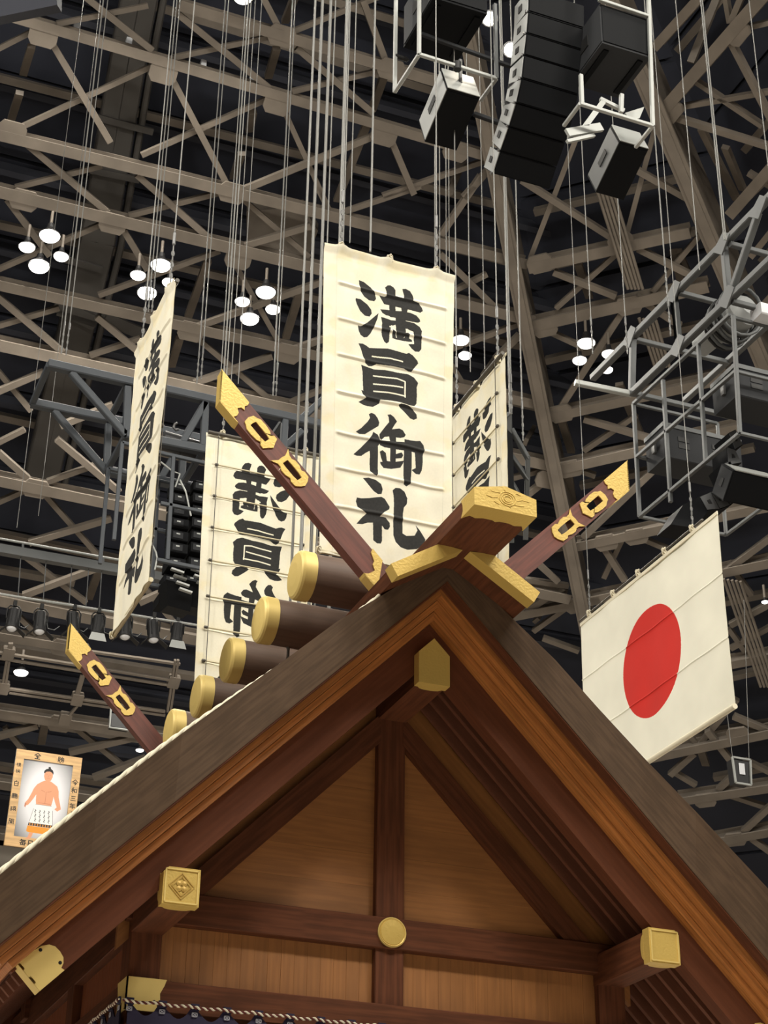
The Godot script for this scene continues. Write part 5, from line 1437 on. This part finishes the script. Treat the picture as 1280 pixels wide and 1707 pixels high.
# ---------------------------------------------------------------- framed portrait
# brush characters on a 10 x 10 grid, strokes as flat lists of points
const CHARS := {
	"zen": [[5,0,0,4],[5,0,10,4],[2,4,8,4],[2.5,6.3,7.5,6.3],[1,9.3,9,9.3],[5,4,5,9.3]],
	"shou": [[0.5,0.5,0.5,9],[0.5,0.5,3,0.5,3,9.5],[0.5,3.5,3,3.5],[0.5,6.2,3,6.2],[4.5,2,9.5,2],[4,4,10,4],[7,0,5,5],[7,4,10,6],[5,6.5,9,6.5,8.5,9.5],[7,5,4.5,9.8]],
	"rei": [[5,0,0,4.5],[5,0,10,4.5],[3.5,4,6.5,4],[2,6,8,6,5,9.8],[4,6,5.5,8]],
	"wa": [[4,0,1,1.5],[0,3.5,5,3.5],[2.8,1,2.8,9.8],[2.8,4,0,7.5],[2.8,4.5,5,6.5],[6,3,6,8.5],[6,3,9.5,3,9.5,8.5],[6,8,9.5,8]],
	"san": [[1.5,1.5,8.5,1.5],[2,5,8,5],[0.5,9,9.5,9]],
	"nen": [[3,0,0.5,3],[2,1.6,9,1.6],[2.5,4.2,8.5,4.2],[2.5,4.2,2.5,6.8],[0,6.8,10,6.8],[5.5,1.6,5.5,10]],
	"nana": [[0,4.8,10,3.2],[4.5,0,4.5,8.5,9.5,8.5,9.8,6.5]],
	"yoko": [[0,2.5,4,2.5],[2,0,2,10],[2,3,0,6],[5,1.5,10,1.5],[6.5,0,6.5,3],[8.5,0,8.5,3],[5,3.2,10,3.2],[5.5,4.5,9.5,4.5,9.5,8,5.5,8,5.5,4.5],[7.5,3.2,7.5,8],[6.5,8,5,10],[8.5,8,10,10]],
	"tsuna": [[2,0,0.5,3,3,3,0.5,6,3.5,6],[2,6,2,10],[5,1,5,9.8],[5,1,9.8,1,9.8,9.5],[6,4,9,4],[7.5,3,7.5,7],[6,5,6,7,9,7]],
	"haku": [[5,0,4,2],[1.5,2,8.5,2,8.5,9.6,1.5,9.6,1.5,2],[1.5,5.8,8.5,5.8]],
	"hou": [[0.3,1,0.3,9],[0.3,1,2,1,2,9],[2.8,1,2.8,9],[2.8,1,4.5,1,4.5,9],[0.5,4,4.4,4],[6,1.5,9,1.5,9,4.5],[6,0.5,6,6],[6,3,9,3],[6,4.5,10,4.5],[6,6,9.8,6,9.5,9.5],[6,8,6.5,9],[7.5,8,8,9]],
	"shouu": [[0,2,4,2],[0.5,4.5,3.8,4.5],[0,7,4,7],[2,2,1.5,10],[5,1,7,1,7,9],[5.5,3,6.5,4],[8,1,10,1,10,9],[8.3,3,9.3,4],[5.2,7,6.8,5],[8,7,9.8,5]],
	"seki": [[0.5,0.5,0.5,10],[0.5,0.5,4,0.5,4,4,0.5,4],[6,0.5,9.5,0.5,9.5,10],[6,0.5,6,4,9.5,4],[3,6,7,6],[2.5,7.5,7.5,7.5],[5,5,3,9.5],[5,7.5,7.5,9.5]],
	"mai": [[2.5,0,0,3],[2,1.3,9.5,1.3],[2.5,3,1.5,9,8.5,9],[2.5,3,8.5,3,8,9.8],[0,6,10,6],[5,3,4.8,9]],
	"nichi": [[1.5,0.5,8.5,0.5,8.5,9.5,1.5,9.5,1.5,0.5],[1.5,5,8.5,5]],
	"shin": [[2.5,0,2.5,1.5],[0.5,1.7,4.8,1.7],[1.5,2.5,2,3.6],[3.8,2.5,3.3,3.6],[0,4.2,5,4.2],[0.5,6,4.8,6],[2.5,4.2,2.5,9.8],[2.5,6,0.3,8.5],[9.5,0.5,6,2],[6,2,5.5,9.8],[6,4.5,10,4.5],[8,4.5,8,9.8]]}
func write_char(im: Image, k: String, x: float, y: float, s: float, w: float) -> void:
	for l in CHARS[k]:
		var q := []
		for i in range(0, l.size(), 2):
			q.append(Vector2(x + l[i] * s / 10.0, y + l[i + 1] * s / 10.0))
		stroke(im, q, w, Color(0.10, 0.085, 0.07))
func portrait() -> void:
	var W := 2.30
	var H := 3.35
	var iw := 460
	var ih := 670
	var im := Image.create(iw, ih, false, Image.FORMAT_RGB8)
	var gw := grain(51, 0.86)
	for y in ih:
		for x in iw:
			var g := gw.get_pixel(x % 512, y % 512).r
			im.set_pixel(x, y, Color(0.82 * g, 0.67 * g, 0.47 * g))
	# the printed picture: studio backdrop and a standing wrestler in a ceremonial apron
	var a := Vector2(58, 62)
	var b := Vector2(402, 600)
	for y in range(int(a.y), int(b.y)):
		for x in range(int(a.x), int(b.x)):
			var q := (Vector2(x, y) - Vector2(230, 320)) / Vector2(190, 300)
			var g := clampf(0.98 - 0.36 * q.length_squared(), 0.42, 0.84)
			im.set_pixel(x, y, Color(g, g, g * 1.02))
	var skin := Color(0.82, 0.58, 0.44)
	var shade := Color(0.70, 0.45, 0.34)
	var P := func(l: Array) -> Array:
		var r := []
		for i in range(0, l.size(), 2): r.append(Vector2(230 + (l[i] - 230) * 1.16, 352 + (l[i + 1] - 352) * 1.08))
		return r
	fill_poly(im, P.call([180,235, 205,215, 222,205, 258,205, 276,216, 300,232, 312,262, 316,300, 330,345, 338,375, 318,392, 300,380, 312,366, 296,330, 286,300, 282,340, 276,372, 190,372, 184,340, 182,300, 168,330, 152,358, 140,375, 128,380, 122,362, 138,338, 152,300, 164,262]), skin)
	fill_poly(im, P.call([216,150, 226,138, 254,138, 264,150, 266,176, 258,200, 240,212, 222,200, 214,176]), skin)
	fill_poly(im, P.call([212,160, 212,142, 222,130, 236,124, 234,114, 246,112, 250,124, 262,132, 268,146, 267,162, 260,148, 246,142, 226,146]), Color(0.08, 0.07, 0.07))
	for e in [[224, 150, 236, 150], [246, 150, 258, 150], [231, 174, 252, 174], [241, 154, 241, 166]]:
		stroke(im, [Vector2(e[0], e[1]), Vector2(e[2], e[3])], 2.5, shade)
	for e in [[205, 262, 232, 272], [276, 262, 248, 272], [240, 270, 240, 350], [196, 352, 280, 352]]:
		stroke(im, [Vector2(e[0], e[1]), Vector2(e[2], e[3])], 3.0, shade)
	fill_poly(im, P.call([186,362, 282,362, 290,392, 296,440, 300,492, 160,492, 168,440, 178,392]), Color(0.88, 0.88, 0.87))
	fill_poly(im, P.call([158,484, 300,484, 302,502, 156,502]), Color(0.15, 0.12, 0.1))
	for k in 9: im.fill_rect(Rect2i(152 + k * 18, 497, 8, 15), Color(0.75, 0.5, 0.2))
	fill_poly(im, P.call([154,504, 302,504, 304,545, 294,548, 160,545, 150,538]), Color(0.87, 0.55, 0.14))
	for k in 12:
		var cx := 180.0 + (k % 4) * 31.0 + (k / 4) * 3.0
		var cy := 400.0 + (k / 4) * 30.0
		stroke(im, [Vector2(cx, cy), Vector2(cx + 7, cy + 8), Vector2(cx - 2, cy + 16), Vector2(cx + 6, cy + 24)], 4.0, Color(0.2, 0.2, 0.24))
	for e in [[178, 392, 168, 440], [168, 440, 160, 486], [290, 392, 296, 440], [296, 440, 300, 486], [186, 364, 282, 364]]:
		stroke(im, P.call([e[0], e[1], e[2], e[3]]), 3.0, Color(0.55, 0.54, 0.55))
	fill_poly(im, P.call([170,546, 192,546, 186,572, 172,590, 148,592, 164,574]), skin)
	fill_poly(im, P.call([262,546, 286,546, 288,575, 282,592, 266,590, 266,570]), skin)
	fill_poly(im, P.call([122,362, 130,366, 128,392, 120,386]), shade)
	write_char(im, "zen", 128, 12, 42, 6); write_char(im, "shou", 292, 14, 42, 5)
	var ys := 160.0
	for k in ["rei", "wa", "san", "nen", "nana"]:
		write_char(im, k, 411, ys, 38, 5); ys += 56
	ys = 96
	for k in ["yoko", "tsuna"]:
		write_char(im, k, 14, ys, 27, 3); ys += 46
	ys = 222
	for k in ["haku", "hou", "shouu", "seki"]:
		write_char(im, k, 10, ys, 36, 4.5); ys += 88
	write_char(im, "mai", 104, 616, 40, 5.5); write_char(im, "nichi", 156, 618, 38, 6); write_char(im, "shin", 206, 616, 40, 5)
	var m := mat(Color.WHITE, 0.6, 0, tex(im), Vector3(1.0 / W, -1.0 / H, 1))
	m.uv1_offset = Vector3(0.5, 1.0, 0)
	var tl := on_d(22, 1257, 44.0)
	var o := Node3D.new()
	o.name = "framed_portrait"
	add_child(o)
	tag(o, "large framed portrait of a wrestler in a white apron, hung high in the hall", "portrait")
	o.transform = Transform3D(Basis(Vector3.RIGHT, 0.10), tl + Vector3(W / 2, -H, 0.25))
	var add := func(called: String, mb: MB, mm: Material, parent: Node3D, label := "") -> MeshInstance3D:
		var n := MeshInstance3D.new()
		n.name = called
		n.mesh = mb.mesh()
		n.mesh.surface_set_material(0, mm)
		parent.add_child(n, true)
		if label: n.set_meta("label", label)
		return n
	add.call("picture", MB.new().box(Vector3(-W / 2 + 0.2, 0.2, -0.02), Vector3(W / 2 - 0.2, H - 0.2, 0.03)), m, o, "printed picture of a standing wrestler")
	for e in [[-W / 2, 0.0, W / 2, 0.35], [-W / 2, H - 0.31, W / 2, H], [-W / 2, 0.35, -W / 2 + 0.29, H - 0.31], [W / 2 - 0.29, 0.35, W / 2, H - 0.31]]:
		add.call("frame_rail", MB.new().box(Vector3(e[0], e[1], -0.05), Vector3(e[2], e[3], 0.07)), m, o, "pale wooden frame rail with brush writing")

# ---------------------------------------------------------------- small fixtures and wires
func small_fixtures() -> void:
	# flood lamp hanging below the flag on two wires
	var p := on_d(1233, 1287, 22.0)
	var t := thing("hanging_floodlight", "small square floodlight dangling on two thin wires under the flag", "floodlight", "", p - Vector3(0, 0.35, 0))
	for e in [[-0.27, 0.33, 0.27, 0.33], [-0.23, -0.36, 0.23, -0.36], [-0.27, 0.33, -0.23, -0.36], [0.27, 0.33, 0.23, -0.36]]:
		part("frame_tube", MB.new().bar(p + Vector3(e[0], e[1], 0.12), p + Vector3(e[2], e[3], 0.12), 0.045, 0.05, Vector3.BACK), M.steel_pale, t)
	part("housing", MB.new().prism([p + Vector3(-0.25, 0.3, 0.08), p + Vector3(0.25, 0.3, 0.08), p + Vector3(0.21, -0.34, 0.08), p + Vector3(-0.21, -0.34, 0.08)], Vector3(0, 0, -0.28), Vector3.RIGHT), M.housing, t)
	part("tube_lamp", MB.new().box(p + Vector3(-0.08, -0.1, 0.09), p + Vector3(0.09, 0.2, 0.12), Vector3.UP, 0.01), M.glass_lamp, t)
	for e in [[-0.25, 1212, 1190], [0.25, 1240, 1000]]:
		part("wire", MB.new().tube([p + Vector3(e[0], 0.35, 0.1), on_d(e[1], e[2], 22.0)], 0.008, 5), M.wire, t)
	# bracketed floodlight behind the far finial
	p = on_d(198, 1204, 34.0)
	t = thing("bracket_floodlight", "small grey floodlight on a bent bracket behind the far finial beam", "floodlight", "", p)
	part("housing", MB.new().prism([p + Vector3(-0.25, 0.25, 0), p + Vector3(0.15, 0.25, 0), p + Vector3(0.3, -0.2, 0.1), p + Vector3(-0.25, -0.2, 0.1)], Vector3(0, 0, -0.3), Vector3.RIGHT), M.housing, t)
	part("bracket", MB.new().tube([p + Vector3(-0.3, 0.45, 0.12), p + Vector3(-0.3, -0.26, 0.14), p + Vector3(0.32, -0.26, 0.14)], 0.035, 6), M.steel_pale, t)
	# pale fittings fixed on the bright upper chord
	for e in [[126, 50], [214, 75], [338, 112], [421, 136]]:
		var q := on_plane(e[0], e[1], raised(back_plane, 0.75))
		var f := thing("chord_fitting", "small white box fitted on the upper ceiling chord", "fixture", "white boxes on the upper chord", q)
		part("box", MB.new().box(q + Vector3(-0.09, -0.05, -0.1), q + Vector3(0.09, 0.22, 0.1), Vector3.UP, 0.015), M.glass_lamp, f)
		part("foot", MB.new().box(q + Vector3(-0.12, -0.12, -0.12), q + Vector3(0.12, -0.05, 0.12)), M.steel_tan, f)
	# dark catwalk underside in the upper corner
	var c0 := at(40, 5, 40.0)
	single("catwalk_platform", MB.new().prism([at(-60, 40, 40.0), at(95, 8, 40.0), at(95, -30, 40.0), at(-60, -60, 40.0)], fwd * 0.6, right), M.deck_rib, "dark underside of a catwalk platform near the roof deck", "platform")

func cables() -> void:
	# [u at lower end, v at lower end, depth, radius, group]
	var rigs := [[102, 590, 36.0, 0.02], [110, 592, 36.0, 0.015], [247, 520, 36.0, 0.016], [253, 520, 36.0, 0.016], [328, 640, 36.0, 0.016], [335, 632, 36.0, 0.016], [455, 660, 36.0, 0.02], [460, 660, 36.0, 0.014]]
	for c in rigs:
		hoist(at(c[0], c[1], c[2]), 48.0, c[3], true, "steel wire running up from the dark blue-grey truss", "wires of the blue-grey truss")
	for c in [[367, 640, 30.0, 0.012], [372, 640, 30.0, 0.018], [385, 640, 30.0, 0.010], [397, 640, 30.0, 0.010]]:
		hoist(at(c[0], c[1], c[2]), 48.0, c[3], false, "steel wire passing behind the tip of the finial beam", "wires behind the finial tip")
	# the ropes that carry the shrine roof itself
	for c in [[V(-0.75, 3.2, 2.3), 0.020], [V(-0.32, 3.6, 2.9), 0.026], [V(-0.25, 3.6, 2.9), 0.012], [V(0.33, 3.3, 5.2), 0.03], [V(0.75, 3.2, 5.2), 0.03]]:
		hoist(c[0], 48.0, c[1], c[1] == 0.020, "thick steel rope carrying the hanging shrine roof", "ropes of the hanging roof")
	for c in [[566, 405, 22.0, 0.022], [572, 405, 22.0, 0.012], [583, 405, 22.0, 0.010], [617, 420, 22.0, 0.018], [505, 860, 24.0, 0.014]]:
		hoist(at(c[0], c[1], c[2]), 48.0, c[3], false, "steel wire rising behind the top of the tall front banner", "wires behind the front banner")
	for c in [[725, 455, 27.0, 0.012], [733, 455, 27.0, 0.010], [744, 460, 27.0, 0.010], [749, 462, 27.0, 0.010], [784, 620, 30.0, 0.012], [808, 615, 30.0, 0.010], [850, 690, 30.0, 0.022], [853, 690, 30.0, 0.014], [872, 735, 30.0, 0.016]]:
		hoist(at(c[0], c[1], c[2]), 48.0, c[3], c[0] > 840, "steel wire rising near the edge of the tall front banner towards the curved loudspeaker stack", "wires below the curved stack")
	for c in [[988, 590, 32.0, 0.012], [1046, 590, 32.0, 0.012], [1112, 490, 31.0, 0.014], [1118, 560, 31.0, 0.010], [1166, 450, 31.0, 0.012], [1210, 400, 31.0, 0.016], [1207, 400, 31.0, 0.016], [1283, 300, 31.0, 0.012]]:
		hoist(at(c[0], c[1], c[2]), 48.0, c[3], c[0] < 1120, "steel wire carrying the grey lattice truss", "wires of the lattice truss")
	hoist(at(28, 880, 40.0), 48.0, 0.01, false, "thin wire down to the bright rail above the stage lights", "wires of the lighting beam")
	hoist(at(64, 860, 40.0), 48.0, 0.01, false, "thin wire down to the bright rail above the stage lights", "wires of the lighting beam")
	# small ladder rack behind the mirrored banner on the gold ridge side
	var t := thing("ladder_rack", "grey ladder-like rack hanging beyond the aslant mirrored banner", "rack", "", at(860, 860, 33.0))
	for l in [[849, 690, 853, 905], [880, 760, 876, 900], [852, 715, 880, 765], [852, 760, 880, 800], [850, 800, 878, 850], [838, 700, 850, 690], [838, 745, 852, 742], [838, 790, 852, 786]]:
		frame_bar(t, at(l[0], l[1], 33.0), at(l[2], l[3], 33.0), 0.09, M.steel_grey, "tube")
	var x0 := at(842, 700, 33.3)
	part("black_box", MB.new().box(x0 + Vector3(-0.15, -2.0, -0.4), x0 + Vector3(0.05, -0.1, 0.2)), M.cabinet, t)
